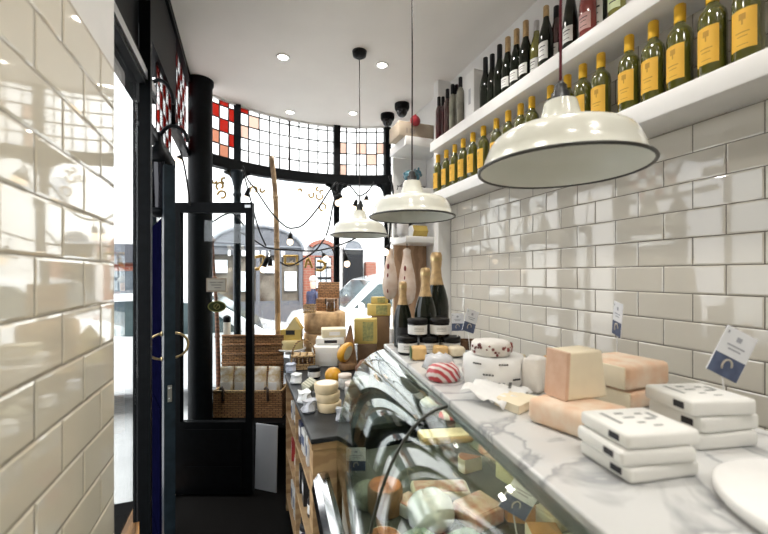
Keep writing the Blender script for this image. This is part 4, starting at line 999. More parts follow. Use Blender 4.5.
# small basket with handle and jars
q = on(303.5, 368); bx, by = q.x, q.y
t = thing('wicker_basket', 'small pale wicker basket of dark jars with an arched handle', 'basket', (bx, by, ZK + .001), -.2)
PW = wicker('pale_wicker', (.60, .40, .19), (.45, .28, .12))
b = MB(); w, d, h_ = .085, .07, .10
for (x0, y0, x1, y1) in ((-w,-d,w,-d+.008), (-w,d-.008,w,d), (-w,-d,-w+.008,d), (w-.008,-d,w,d)): b.box((x0, y0, 0), (x1, y1, .045)); b.box((x0, y0, .09), (x1, y1, .102))
for x in (-w+.004, -.03, .03, w-.004):
    for y in (-d+.004, d-.004): b.box((x-.005, y-.004, .04), (x+.005, y+.004, .095))
b.box((-w, -d, 0), (w, d, .006)); b.build('basket_body', PW, t)
b = MB(); b.tube([(w*.95*math.cos(R(a)), 0, .095 + .11*math.sin(R(a))) for a in range(0, 181, 12)], .006, 8); b.build('handle', PW, t)
jr = None
for i in range(6):
    x, y = -.05 + .05*(i % 3), -.032 + .062*(i // 3)
    p = Vector((bx, by, 0)) + Matrix.Rotation(-.2, 3, 'Z') @ Vector((x, y, 0))
    j = thing('honey_jar', 'tiny dark jar with pale lid in the %s of the small wicker basket' % (['front left corner','front middle','front right corner','rear left corner','rear middle','rear right corner'][i]), 'jar', (p.x, p.y, ZK + .008), 0, 'tiny jars in the basket')
    if jr is None:
        jb = MB(); jb.lathe([(.019, 0), (.022, .003), (.022, .07), (.018, .078)], (0,0,0), 14); ja = jb.build('jar_body', M('dark_honey', (.10, .045, .015), .15, coat=1), j)
        jb = MB(); jb.lathe([(.020, .077), (.021, .08), (.021, .096), (0, .097)], (0,0,0), 14); jc = jb.build('lid', M('straw_lid', (.68, .48, .25), .6), j); jr = (ja, jc)
    else:
        for s in jr: c = s.copy(); COL.objects.link(c); c.parent = j
# stacked white boxes of cheese
for i, (px0, px1, py0, py1, f, lab) in enumerate(((312, 338, 347, 362, 2.85, 'lowest broad white cheese box behind the small basket'), (316, 344, 338, 346.6, 2.95, 'white cheese box second in the stack behind the wax cheeses'), (322, 346, 329, 337.6, 2.98, 'cream topped cheese box on top of the white stack'))):
    a = P_f(px0, py1, f); c = P_f(px1, py0, f); w = (c - a).to_2d().length; z0 = ZK + .001 if i == 0 else zt; zt = c.z
    t = thing('cheese_carton', lab, 'box', ((a.x + c.x)/2, (a.y + c.y)/2, z0), -TH + .1*i, 'white cheese cartons'); b = MB(); b.rbox((0, .06, (zt - z0)/2), (w, .15, zt - z0 - .001), .004); b.build('carton_body', WB if i < 2 else CRM, t)
    b = MB(); b.box((-w*.2, -.0165, (zt-z0)*.25), (w*.25, -.0145, (zt-z0)*.7)); b.build('label', INK if i == 1 else PAPER, t); zt += .001
# big truckle cheeses, hamper on top
TR = M('truckle_rind', (.68, .46, .25), .8, var=.16, scale=18, bump=.5, rgb2=(.42, .26, .13))
tc = P_f(325, 330, 3.45)
t = thing('truckle_cheese', 'lower of two large brown truckle cheeses in the window', 'cheese', (tc.x, tc.y, ZK + .001)); b = MB(); b.lathe([(.17, 0), (.185, .012), (.19, .08), (.185, .158), (.17, .168), (0, .169)], (0,0,0), 36); b.build('cheese_body', TR, t)
zc = P_f(322, 312.5, 3.30).z
t = thing('truckle_cheese', 'upper large brown truckle cheese carrying the little hamper', 'cheese', (tc.x, tc.y, ZK + .171)); b = MB(); hh = zc - (ZK + .171); b.lathe([(.165, 0), (.183, .012), (.188, hh*.5), (.183, hh - .012), (.165, hh), (0, hh + .001)], (0,0,0), 36); b.build('cheese_body', TR, t)
zc += .002
t = thing('picnic_hamper', 'brown wicker hamper with raised lid on top of the truckle cheese', 'hamper', (tc.x + .03, tc.y + .035, zc), -TH)
b = MB(); b.rbox((0, .0, .055), (.19, .13, .11), .008); b.build('hamper_body', WICKER, t)
b = MB(); b.rbox((0, 0, .08), (.20, .016, .16), .006, mt=Matrix.Translation((0, .05, .10)) @ Matrix.Rotation(R(-14), 4, 'X')); b.build('lid', WICKER, t)
b = MB(); b.box((-.015, -.068, .06), (.015, -.064, .11)); b.build('leather_strap', M('dark_leather', (.05, .03, .02), .5), t)
q = P_f(309.5, 309, 3.25); t = thing('small_basket', 'little open slatted basket beside the wicker hamper', 'basket', (q.x, q.y, zc), -TH); b = MB()
b.box((-.045, -.035, 0), (.045, .035, .005))
for k in range(6): b.box((-.044 + k*.0165, -.035, .004), (-.034 + k*.0165, -.031, .07)); b.box((-.044 + k*.0165, .031, .004), (-.034 + k*.0165, .035, .07))
for z in (.004, .035, .064): b.box((-.046, -.037, z), (.046, -.034, z + .009)); b.box((-.046, .034, z), (.046, .037, z + .009)); b.box((-.046, -.037, z), (-.043, .037, z + .009)); b.box((.043, -.037, z), (.046, .037, z + .009))
b.build('basket_body', PW, t)
q = P_f(331, 312, 3.36); t = thing('honey_jar', 'dark glass jar standing before the little hamper', 'jar', (q.x, q.y + .02, zc)); b = MB(); b.lathe([(.034, 0), (.039, .005), (.039, .075), (.032, .09)], (0,0,0), 20); b.build('jar_body', M('dark_honey', (.1,.045,.015)), t)
b = MB(); b.lathe([(.035, .089), (.036, .092), (.036, .112), (0, .113)], (0,0,0), 20); b.build('lid', M('brown_lid', (.2, .11, .05), .5), t)
# yellow half wheels on a cake stand
HX = P_f(292, 348, 3.30); zs_ = HX.z
t = thing('cake_stand', 'white cake stand under the yellow half-wheel cheeses', 'stand', (HX.x, HX.y, ZK + .001)); hs = zs_ - ZK - .003
b = MB(); b.lathe([(.06, 0), (.06, .008), (.018, .02), (.014, hs*.6), (.03, hs - .02), (.112, hs - .012), (.12, hs - .002), (.118, hs), (0, hs)], (0,0,0), 32); b.build('stand_body', WHITE, t)
LYC = M('light_yellow_cheese', (.74, .61, .30), .5, var=.04); MYC = M('mid_yellow_cheese', (.66, .48, .13), .5, var=.04)
t = thing('cheese_round', 'pale yellow cheese round at the bottom on the cake stand', 'cheese', (HX.x, HX.y, zs_ - .0015)); b = MB(); b.lathe([(.09, 0), (.097, .006), (.097, .07), (.092, .077), (0, .078)], (0,0,0), 32); b.build('cheese_body', LYC, t)
t = thing('cheese_half_wheel', 'yellow half-wheel cheese with black price label on the cake stand', 'cheese', (HX.x, HX.y, zs_ + .0775), -TH); b = MB(); b.prism([(-.085, -.05), (.085, -.05), (.085, .03), (.05, .07), (0, .083), (-.05, .07), (-.085, .03)], 0, .085); b.build('cheese_body', MYC, t)
b = MB(); b.box((-.04, -.054, .045), (.035, -.0505, .082)); b.build('black_label', INK, t)
t = thing('cheese_wedge', 'triangular yellow cheese wedge topping the half-wheel', 'cheese', (HX.x, HX.y, zs_ + .1635), -TH); b = MB(); b.prism([(-.045, 0), (.09, 0), (.025, .10)], -.045, .045, Matrix.Rotation(R(90), 4, 'X')); o = b.build('cheese_body', LYC, t); b = MB(); b.prism([(.026, .1015), (.092, .0), (.097, .004), (.03, .105)], -.045, .045, Matrix.Rotation(R(90), 4, 'X')); b.build('rind', MYC, t)

# =============================== WINDOW LEDGE ====================================
ZL = H - 1.13
def lathe_at(*a): pass
HA = P_f(213, 420, 3.02); HB = P_f(282, 420, 3.02); wv = (HB - HA).to_2d(); hl = wv.length; ang = math.atan2(wv.y, wv.x)
hm = thing('wicker_hamper', 'large open wicker hamper holding packets below the shop window', 'hamper', (HA.x, HA.y, ZL + .001), ang)
dp = .19; hh = .205
b = MB()
b.box((0, 0, 0), (hl, .014, hh)); b.box((0, dp - .014, 0), (hl, dp, hh)); b.box((0, .014, 0), (.014, dp - .014, hh)); b.box((hl - .014, .014, 0), (hl, dp - .014, hh)); b.box((.014, .014, 0), (hl - .014, dp - .014, .012))
b.build('hamper_body', WICKER, hm)
b = MB(); 
for y in (.007, dp - .007): b.tube([(0, y, hh), (hl, y, hh)], .011, 8)
for x in (.007, hl - .007): b.tube([(x, 0, hh), (x, dp, hh)], .011, 8)
b.build('woven_rim', PW, hm)
zl = P_f(250, 337, 3.2).z - ZL
b = MB(); mt = Matrix.Translation((0, dp + .012, hh + .006)) @ Matrix.Rotation(R(-2), 4, 'X')
b.box((-.02, 0, 0), (hl - .045, .018, zl - hh), mt); b.build('lid', WICKER, hm)
b = MB()
for k in range(6): b.tube([mt @ Vector((-.02, -.004, .02 + k*(zl-hh-.02)/5)), mt @ Vector((hl - .045, -.004, .02 + k*(zl-hh-.02)/5))], .009, 6)
b.build('lid_band', WICKER, hm)
LEA = M('dark_leather', (.05, .03, .02), .5)
for x in (.085, hl*.80):
    b = MB(); b.tube([(x, -.006, hh - .07), (x, -.014, hh - .02), (x, -.012, hh + .02), (x - .015, .0, hh + .035), (x - .03, .004, hh + .02)], .010, 6); b.build('leather_strap', LEA, hm)
PK = M('clear_gold_packet', (.86, .82, .74), .2, var=.25, scale=24, rgb2=(.62, .46, .24)); 
for i, fx in enumerate((.13, .34, .63, .84)):
    p = HA + (HB - HA)*fx; nx = Vector((-wv.y, wv.x)).normalized()
    t = thing('biscuit_packet', ['clear biscuit packet at the column end of the open hamper','clear biscuit packet standing second in the open hamper','clear biscuit packet just past the black door stile in the hamper','clear biscuit packet at the counter end of the open hamper'][i], 'packet', (p.x + nx.x*.10, p.y + nx.y*.10, ZL + .014), ang + (.1, -.1, .05, -.2)[i], 'biscuit packets in the hamper')
    h2 = .37; b = MB(); prf = [(.046, .03, 0), (.05, .034, .02), (.048, .032, .2), (.046, .024, .28), (.05, .006, .35), (.052, .003, h2)]
    rs = [[b.bm.verts.new((x*sx*(1+random.uniform(-.04,.04)), y*sy + random.uniform(-.003,.003), z)) for sx, sy in ((-1,-1),(-.3,-1.1),(.3,-1.1),(1,-1),(1,1),(.3,1.1),(-.3,1.1),(-1,1))] for x, y, z in prf]
    b.sm = True
    for A, B in zip(rs, rs[1:]):
        for k in range(8): b._f([A[k], A[(k+1) % 8], B[(k+1) % 8], B[k]])
    b._f(rs[0][::-1]); b._f(rs[-1]); b.build('packet_body', PK, t)
    b = MB(); b.box((-.036, -.039, .13), (.036, -.0365, .25)); b.build('label', PAPER, t)
# cream canister behind the hamper lid
q = P_f(227, 340, 3.30); t = thing('canister', 'cream canister with dark lid behind the hamper lid', 'canister', (q.x, q.y, ZL + .001)); hz_ = P_f(228, 322, 3.30).z - ZL
b = MB(); b.lathe([(.027, 0), (.030, .005), (.030, hz_ - .01), (.027, hz_)], (0,0,0), 20); b.build('canister_body', M('cream_canister', (.74,.70,.62), .4), t)
b = MB(); b.lathe([(.032, hz_), (.032, hz_ + .04), (.024, hz_ + .05), (0, hz_ + .061)], (0,0,0), 20); b.build('lid', BAKELITE, t)
# wooden poles
POLE = two_tone('bark_stripped_pole', 0, (.37, .25, .135), (.22, .14, .07), 2.6, .6, .15, 9, 'X')
def pole(label, pts, r, r2, m):
    b = MB(); pp = smooth_path(pts, 5); b.tube(pp, r, 12, r2=r2)
    for k in (4, 9, 14):
        if k < len(pp): b.sphere(pp[k], r*1.1, (1,1,.8), 10, 6)
    o = b.build('wooden_pole', m); return tag(o, label, 'pole')
a = P_f(279, 395, 3.44); a.z = ZL + .001
pole('tall rough wooden pole standing in the window behind the hamper', [a, P_f(277.5, 300, 3.44), P_f(276.5, 230, 3.44), P_f(275, 190, 3.44), P_f(271.5, 157, 3.44)], .025, .021, POLE)
a = P_f(219, 400, 3.24); a.z = ZL + .001
pole('thin dark brown tapering stick beside the round column', [a, P_f(217, 320, 3.24), P_f(214, 270, 3.23), P_f(212.5, 236, 3.22)], .022, .006, two_tone('dark_brown_stick', 0, (.20, .09, .05), (.11, .05, .03), 9, .6, .3, 5, 'Z'))
# white board leaning on the ledge front
a = P_f(254.5, 486, 2.86); c = P_f(276, 486, 2.80); v = (c - a).to_2d(); b = MB(); hb = P_f(254, 423, 2.88).z
b.box((0, 0, 0), (v.length, .012, hb), bev=.003); o = b.build('white_board', M('grey_white_board', (.40, .42, .45), .5, var=.02)); place(o, (a.x, a.y, .001), (R(-2), 0, math.atan2(v.y, v.x))); tag(o, 'plain white board leaning under the window ledge', 'board')
# cards on the door glass
def on_door(px, py): return P_f(px, py, 2.762)
def sign(name, label, px, py, w, h_, oval, mats, z=0):
    q = on_door(px, py); t = thing(name, label, 'sign', (q.x, q.y, q.z), -TH)
    b = MB(); mt = Matrix.Rotation(R(90), 4, 'X')
    if oval: b.prism([(w/2*math.cos(2*math.pi*k/32), h_/2*math.sin(2*math.pi*k/32)) for k in range(32)], -.002, .002, mt); b.mat(1); b.prism([(w*.44*math.cos(2*math.pi*k/32), h_*.40*math.sin(2*math.pi*k/32)) for k in range(32)], .002, .003, mt)
    else: b.box((-w/2, -.002, -h_/2), (w/2, .002, h_/2)); b.mat(1); b.box((-w*.44, -.003, -h_*.40), (w*.44, -.002, h_*.40))
    b.build('sign_face', mats, t)
    b = MB()
    if oval: b.tube([(w*.16*math.cos(2*math.pi*k/14), -.004, h_*.24*math.sin(2*math.pi*k/14)) for k in range(14)], .0025, 6, True); b.tube([(-w*.1, -.004, -h_*.2), (0, -.004, h_*.05), (w*.12, -.004, h_*.2)], .003, 6)
    else:
        for k, (x0, x1) in enumerate(((-.32, .0), (.06, .34), (-.25, .25), (-.1, .22))):
            zz = (.2, .2, 0, -.2)[k]; b.box((w*x0, -.004, h_*(zz - .03)), (w*x1, -.003, h_*(zz + .03)))
    b.build('sign_print', mats[2], t); return t
sign('card_sign', 'cream card with fine print on the glazed door above the oval sign', 216.5, 285, .145, .098, False, [M('tan_card_border', (.55, .46, .36), .6), M('cream_card', (.72, .70, .62), .6), M('grey_brown_print', (.30, .28, .25), .6)])
sign('oval_sign', 'dark green oval sign on the glazed door', 217, 306.5, .132, .082, True, [M('gold_green_border', (.26, .26, .07), .5), M('dark_green_sign', (.035, .05, .012), .4), M('dull_gold_print', (.36, .32, .10), .5)])
# gold lettering on the inside of the bow glass (reads from the street)
GOLDL = M('gilt_letter', (.40, .26, .07), .35, .5, var=.1)
wl = thing('window_lettering', 'gilt scrolls and letters painted on the bow window glass', 'lettering')
def on_bow(px, py, off=-.006):
    lo, hi = 2.5, 4.5
    for _ in range(40):
        m_ = (lo + hi)/2; p = P_f(px, py, m_)
        if p.x < -.29 or p.y < bow(max(-.29, min(1.55, p.x)), off): lo = m_
        else: hi = m_
    return P_f(px, py, lo)
def stroke(name, pts, r): 
    b = MB(); b.tube(smooth_path([on_bow(*p) for p in pts], 4), r, 6); b.build(name, GOLDL, wl)
def curl(cx, cy, r, a0, a1, n=9): return [(cx + r*math.cos(R(a0 + (a1-a0)*k/(n-1)))*(1 - .35*k/(n-1)), cy + r*math.sin(R(a0 + (a1-a0)*k/(n-1)))*(1 - .35*k/(n-1))) for k in range(n)]
for (x, y, r, a, c) in ((214, 181, 2.5, 0, 200), (220, 186, 4, 120, 420), (222, 195, 4.5, 180, 470), (224, 180, 3, 90, 300), (254, 190, 4, 150, 420), (262, 190, 2.5, 0, 220), (300, 191, 2.2, -180, 20), (311, 195, 3, -60, 220), (319, 196, 4, -20, 220), (323, 207, 4, 90, 420), (322, 192, 2.2, 120, 330), (318, 189, 2, 60, 300)):
    stroke('gilt_scroll', curl(x, y, r, a, c), .0095)
def bar(pts, r=.016): stroke('gilt_letter', pts, r)
bar([(255, 257), (262, 256), (265, 258)]); bar([(264, 257), (263, 264), (258, 269), (255, 268)])
bar([(283, 256), (298, 256)], .013); bar([(285, 256), (285, 264)], .013); bar([(297, 256), (297, 264)], .013); bar([(282, 264), (299, 264)], .013)
bar([(305, 268), (308, 258), (312, 268)], .013); bar([(306, 264), (311, 264)], .008)
bar([(317, 261), (323, 262), (325, 266), (322, 270), (316, 270)], .016)

# =============================== FESTOON LIGHTS ===================================
WARM = emit('warm_filament_bulb', (1, .80, .58), 2.2)
def festoon(label, path, bulbs, f=3.30):
    t = thing('string_light', label, 'string light', (0,0,0), 0, 'festoon light strings in the window')
    pp = smooth_path([P_f(p[0], p[1], p[2] if len(p) > 2 else f) for p in path], 5)
    b = MB(); b.tube(pp, .0072, 6); b.build('cord', BAKELITE, t)
    for (x, y, ax, ay, tilt) in bulbs:
        p0 = P_f(ax, ay, f - .01); e = P_f(x, y, f - .01); d = (e - p0); dn = d.normalized(); L = d.length
        b = MB(); b.tube([p0, p0 + dn*L*.35], .004, 6); b.tube([p0 + dn*L*.35, p0 + dn*L*.45, p0 + dn*(L - .025)], .009, 10, r2=.023); s = b.build('socket', BAKELITE, t)
        b = MB(); b.sphere(e, .026, (1,1,1.1), 14, 10); b.build('bulb', WARM, s)
festoon('festoon cord sagging from the window post past the wooden pole', [(243,166),(248,180),(256,190),(271,212),(285,226),(294,228),(304,224),(318,208),(330,190),(337,182)], [(290,242,291,228,0),(245.5,199,251,182,0)])
festoon('festoon cord strung low across the window between door and lamp', [(240,232),(254,240),(268,248),(290,250),(312,251),(330,248),(345,243),(356,238),(372,230)], [(263,269.5,270,250,0),(270,269,270.5,250,0),(326,259,321,250,0),(347,264,343,246,0)])
festoon('short festoon cord looping under the beam near the far lamp', [(340,183),(350,186),(356,193),(360,196),(368,191),(374,182)], [(354,209,358,195,0),(361,210,360,196,0),(366,203,367,192,0)], 3.42)
festoon('festoon cord hanging straight down from the beam beside the post', [(338,184),(336,194),(333,205),(329,226),(326,236)], [(338,203,334,191,0),(342,201,337,189,0)], 3.36)
festoon('festoon cord crossing the glass below the shop front lettering', [(325,238),(316,250),(305,258),(290,266),(280,262)], [], 3.36)
festoon('thin festoon cord dropping from the beam to the low strand', [(243,170),(252,205),(259,230),(266,246)], [], 3.33)
festoon('festoon lamp cord beside the alcove shelves', [(389,176),(393,190),(391,215),(389,240)], [(385.5,252,391,242,0)], 3.0)
festoon('festoon cord behind the glazed door top', [(203,222),(212,222),(222,216),(231,213),(238,218),(244,226)], [], 3.2)
festoon('festoon strand hanging inside the entrance beside the column', [(180,150),(184,165),(187,182),(190,205)], [(178,162,182,152,0)], 2.75)
# entrance lantern and swan-neck brackets
t = thing('wall_lantern', 'black lantern on a swan-neck bracket at the entrance', 'lantern', (0,0,0))
def E(px, py, f=1.9): return P_f(px, py, f)
b = MB(); b.tube(smooth_path([E(150, 84), E(158, 80), E(166, 84), E(172, 94), E(173, 104)], 5), .009, 8); b.build('swan_neck', BLACK, t)
b = MB(); b.tube(smooth_path([E(158, 150), E(160, 136), E(168, 127), E(177, 127), E(185, 133), E(188, 142)], 5), .009, 8); b.build('lower_bracket', BLACK, t)
q = E(159, 217); mt = Matrix.Translation((q.x, q.y, q.z)) @ Matrix.Scale(1.05, 4)
b = MB(); b.lathe([(.02, 0), (.05, .01), (.055, .03), (.04, .04)], (0,0,0), 6, mt); b.lathe([(.05, .25), (.062, .26), (.045, .31), (.02, .34), (.012, .40)], (0,0,0), 6, mt)
for k in range(6): b.tube([mt @ Vector((.04*math.cos(R(60*k)), .04*math.sin(R(60*k)), .035)), mt @ Vector((.052*math.cos(R(60*k)), .052*math.sin(R(60*k)), .255))], .005, 5)
b.build('lantern_frame', BLACK, t)
b = MB(); b.lathe([(.036, .04), (.047, .25)], (0,0,0), 6, mt, cap=False); b.build('lantern_glass', M('dark_lantern_glass', (.015,.015,.02), .1), t)

# =============================== THE STREET ========================================
PAVE = M('pale_paving', (.62, .62, .61), .8, var=.06, scale=3); ROAD = M('pale_asphalt', (.45, .45, .46), .85, var=.05, scale=6)
b = MB(); b.box((-30, 3.0, -.30), (30, 6.2, -.10)); b.box((-30, -6, -.30), (-.62, 3.0, -.10)); struct(b.build('ground_pavement', PAVE), 'pale pavement outside the shop', 'pavement')
b = MB(); b.box((-30, 6.2, -.35), (30, 10.2, -.2)); struct(b.build('ground_road', ROAD), 'street running past the shop window', 'road')
b = MB(); b.box((-30, 10.2, -.3), (30, 24, -.1)); struct(b.build('ground_far_pavement', PAVE), 'pavement on the far side of the street', 'pavement')
STUC = M('white_stucco', (.86, .86, .85), .8, var=.015, scale=1.5); GREYP = M('grey_shopfront_paint', (.075, .078, .092), .6, var=.05, scale=3); BRK = brick_mat('red_brick', (.22, .055, .032), (.18, .045, .026), (.2, .13, .10))
WGL = M('window_dark_glass', (.10, .12, .14), .08, var=.2, scale=2); DARKD = M('dark_grey_door', (.009, .010, .013), .6, spec=.15)
wb = thing('white_building', 'white rendered building across the street with arched openings', 'building')
b = MB(); b.box((-14, 11.2, -.1), (16, 16, 9)); b.build('wall', STUC, wb)
for i, (px, py0, py1, w) in enumerate(((262,174,188,7),(284,176,192,8),(304,180,194,7),(228,172,190,10),(309,222,233,4),(309,235,247,4),(366,200,216,8))):
    a = P_y(px - w/2, py1, 11.2); c = P_y(px + w/2, py0, 11.2); b = MB(); b.box((a.x, 11.14, a.z), (c.x, 11.25, c.z)); b.build('window', M('pale_sash_glass', (.50, .53, .58), .2, var=.05), wb)
a = P_y(343.5, 296, 11.1); c = P_y(363, 250, 11.1); b = MB(); b.box((a.x, 11.08, -.1), (c.x, 11.22, c.z)); b.build('black_door', DARKD, wb)
cx, r_ = (a.x + c.x)/2, (c.x - a.x)/2*1.02; zc_ = P_y(353, 249, 11.1).z
mt = Matrix.Translation((cx, 11.15, zc_)) @ Matrix.Rotation(R(90), 4, 'X')
b = MB(); b.prism([(r_*math.cos(R(k)), r_*math.sin(R(k))*.9) for k in range(0, 181, 12)], -.02, .06, mt); b.build('fanlight', M('dark_fanlight', (.14, .15, .17), .2), wb)
b = MB(); b.tube([(cx + r_*1.08*math.cos(R(k)), 11.1, zc_ + r_*.98*math.sin(R(k))) for k in range(0, 181, 12)], .07, 8); b.build('arch_moulding', STUC, wb)
b = MB(); b.box((a.x - .05, 11.05, c.z), (c.x + .05, 11.2, zc_)); b.build('lintel', M('pale_grey_stone', (.52,.53,.56), .7), wb)
bb = thing('brick_building', 'red brick bay with tall arched window across the street', 'building')
a = P_y(303, 300, 11); c = P_y(336, 256, 11); b = MB(); b.box((a.x, 10.95, -.1), (c.x, 11.19, c.z)); b.build('wall', BRK, bb)
ca = P_y(321, 255, 10.95); cr_ = (c.x - a.x)*.42
mt = Matrix.Translation((ca.x + .05, 10.95, c.z)) @ Matrix.Rotation(R(90), 4, 'X')
b = MB(); pr = [(cr_*1.25*math.cos(R(k)), cr_*1.15*math.sin(R(k))) for k in range(0, 141, 10)] + [(cr_*.95*math.cos(R(k)), cr_*.9*math.sin(R(k))) for k in range(140, -1, -10)]
b.prism(pr, -.24, 0, mt); b.build('brick_arch', BRK, bb)
b = MB(); b.prism([(cr_*.78*math.cos(R(k)), cr_*.85*math.sin(R(k))) for k in range(0, 181, 12)], -.2, -.02, mt); b.build('fanlight', M('dark_fanlight', (.14,.15,.17)), bb)
wa = P_y(315, 289, 10.95); wc = P_y(331, 257, 10.95); b = MB(); b.box((wa.x, 10.90, wa.z), (wc.x, 11.0, wc.z)); w_ = b.build('window', DARKD, bb)
b = MB(); n = 3
for i in range(3):
    for j in range(3):
        x0 = wa.x + (wc.x - wa.x)*(i + .12)/3; x1 = wa.x + (wc.x - wa.x)*(i + .88)/3; z0 = wa.z + (wc.z - wa.z)*(j + .12)/3; z1 = wa.z + (wc.z - wa.z)*(j + .88)/3
        b.box((x0, 10.885, z0), (x1, 10.90, z1))
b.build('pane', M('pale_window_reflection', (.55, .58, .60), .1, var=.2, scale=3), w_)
a = P_y(366, 280, 11); c = P_y(376, 262, 11); b = MB(); b.box((a.x, 10.98, -.1), (c.x, 11.19, c.z)); b.build('wall', BRK, bb)
sf = thing('shop_front', 'grey shop front with arched fascia across the street', 'shop')
a = P_y(209, 300, 10.9); c = P_y(303, 255, 10.9); b = MB(); b.box((a.x, 10.9, c.z - .02), (c.x, 11.19, P_y(256, 250, 10.9).z)); 
cx = (a.x + c.x)/2; hw = (c.x - a.x)/2; zt_ = P_y(256, 250, 10.9).z; rise = P_y(256, 226, 10.9).z - zt_
mt = Matrix.Translation((cx, 11.19, zt_)) @ Matrix.Rotation(R(90), 4, 'X')
b.prism([(hw*math.cos(R(k)), rise*math.sin(R(k))) for k in range(0, 181, 9)], 0, .29, mt); b.build('fascia', GREYP, sf)
b = MB(); pts = [(cx + hw*math.cos(R(k)), 10.88, zt_ + rise*math.sin(R(k))) for k in range(0, 181, 9)]; b.tube(pts, .05, 6); b.tube([(cx - hw, 10.88, zt_ + .1), (cx + hw, 10.88, zt_ + .1)], .03, 6); b.build('fascia_moulding', M('dark_grey_moulding', (.16,.17,.19), .5), sf)
b = MB()
for k in range(9): b.box((cx - .75 + k*.17, 10.86, zt_ - .17), (cx - .75 + k*.17 + (.10 if k % 3 else .06), 10.9, zt_ - .02))
b.build('pale_lettering', PAPER, sf)
b = MB(); b.box((a.x, 10.9, -.1), (c.x, 11.19, P_y(256, 322, 10.9).z + .55)); b.build('stall_riser', GREYP, sf)
for k in range(5):
    x = a.x + .06 + (c.x - a.x - .12)*k/4; b = MB(); b.box((x - .05, 10.88, -.1), (x + .05, 11.15, zt_)); b.build('pilaster', GREYP, sf)
b = MB(); b.box((a.x, 11.05, .3), (c.x, 11.12, zt_)); b.build('window', M('shop_window_view', (.16, .14, .115), .3, spec=.2, rgb2=(.06, .045, .035), scale=2.5), sf)
b = MB()
for k in range(4): 
    x0 = a.x + (c.x - a.x)*(k + .18)/4; b.box((x0, 10.98, zt_ - .62 - .5*(k % 2)), (x0 + .33, 11.04, zt_ - .28 - .3*(k % 2)))
b.build('poster', M('pale_poster', (.72, .76, .80), .5), sf)
rs_ = thing('corner_shop', 'red brick shop with pale fascia seen past the tiled wall', 'shop')
b = MB(); b.box((-6.0, 10.9, -.1), (-2.2, 11.19, 1.9)); b.build('wall', BRK, rs_)
b = MB(); b.box((-6.05, 10.8, 1.9), (-2.15, 11.19, 2.35)); b.build('fascia', GREYP, rs_)
for k in range(3):
    b = MB(); b.box((-5.7 + k*1.2, 10.86, .5), (-4.9 + k*1.2, 10.95, 1.7)); b.build('window', WGL, rs_)
# cars
CARW = M('white_car_paint', (.83, .84, .85), .2, var=.01, coat=1); CARG = M('car_window_glass', (.03, .04, .045), .1, spec=.25, rgb2=(.07, .10, .105), scale=1.5); TYRE = M('tyre_rubber', (.015, .015, .015), .7); ALLOY = M('alloy_wheel', (.5, .5, .52), .3, .8)
def car(label, prof, win_polys, wheels, loc, width, rz=0.0, name='white_car', wr=.31):
    t = thing(name, label, 'car', loc, rz)
    b = MB(); mt = Matrix.Rotation(R(90), 4, 'X'); b.prism(prof, -width/2, width/2, mt); o = b.build('car_body', CARW, t)
    bv = o.modifiers.new('bevel', 'BEVEL'); bv.width = .07; bv.segments = 3; bv.limit_method = 'ANGLE'; bv.angle_limit = R(20)
    for s in (-1, 1):
        for wp in win_polys:
            b = MB(); y = s*width/2; b.prism(wp, min(y, y + s*.008), max(y, y + s*.008), Matrix.Rotation(R(90), 4, 'X')); b.build('side_window', CARG, t)
        for wx in wheels:
            b = MB(); m2 = Matrix.Translation((wx, s*(width/2 - .09), wr)) @ Matrix.Rotation(R(90), 4, 'X')
            b.lathe([(wr*.6, -.1), (wr*.95, -.1), (wr, -.06), (wr, .06), (wr*.95, .1), (wr*.6, .1)], (0,0,0), 28, m2); w_ = b.build('wheel', TYRE, t)
            b = MB(); b.lathe([(0, -.102), (wr*.25, -.104), (wr*.6, -.085), (wr*.6, .085), (wr*.25, .104), (0, .102)], (0,0,0), 20, m2); b.build('hub', ALLOY, w_)
    return t
hatch = [(0, .28), (-.02, .62), (-.25, .82), (-.95, .96), (-1.65, 1.42), (-2.2, 1.49), (-3.2, 1.46), (-3.85, 1.05), (-4.0, .9), (-4.05, .3)]
t = car('white hatchback parked close outside behind the hampers', hatch, [[(-1.25, .98), (-1.72, 1.34), (-2.25, 1.40), (-2.25, .98)], [(-2.32, .98), (-2.32, 1.40), (-3.1, 1.38), (-3.55, 1.02)]], [-.75, -3.25], (1.22, 6.05, -.1), 1.7)
q0 = [(-1.02, 1.0), (-1.62, 1.40)]
b = MB(); b.poly([(-1.0, -.74, .99), (-1.0, .74, .99), (-1.63, .66, 1.405), (-1.63, -.66, 1.405)]); o = b.build('windscreen', CARG, t); so = o.modifiers.new('thickness', 'SOLIDIFY'); so.thickness = .03; so.offset = 0
suv = [(0, .35), (.02, .75), (.15, .98), (.95, 1.14), (1.55, 1.70), (2.1, 1.82), (4.0, 1.80), (4.4, 1.3), (4.45, .4)]
t = car('white van with side windows parked across the street', suv, [[(1.12, 1.16), (1.62, 1.62), (2.3, 1.68), (2.3, 1.16)], [(2.42, 1.16), (2.42, 1.68), (3.6, 1.66), (3.85, 1.16)]], [.78, 3.6], (.85, 8.0, -.2), 1.8, 0, 'white_van', .34)
b = MB(); b.poly([(.98, -.78, 1.17), (.98, .78, 1.17), (1.53, .68, 1.68), (1.53, -.68, 1.68)]); o = b.build('windscreen', CARG, t); so = o.modifiers.new('thickness', 'SOLIDIFY'); so.thickness = .03; so.offset = 0
b = MB(); b.sphere((1.25, -1.0, 1.2), .09, (.7, 1, .8)); b.build('wing_mirror', CARW, t)
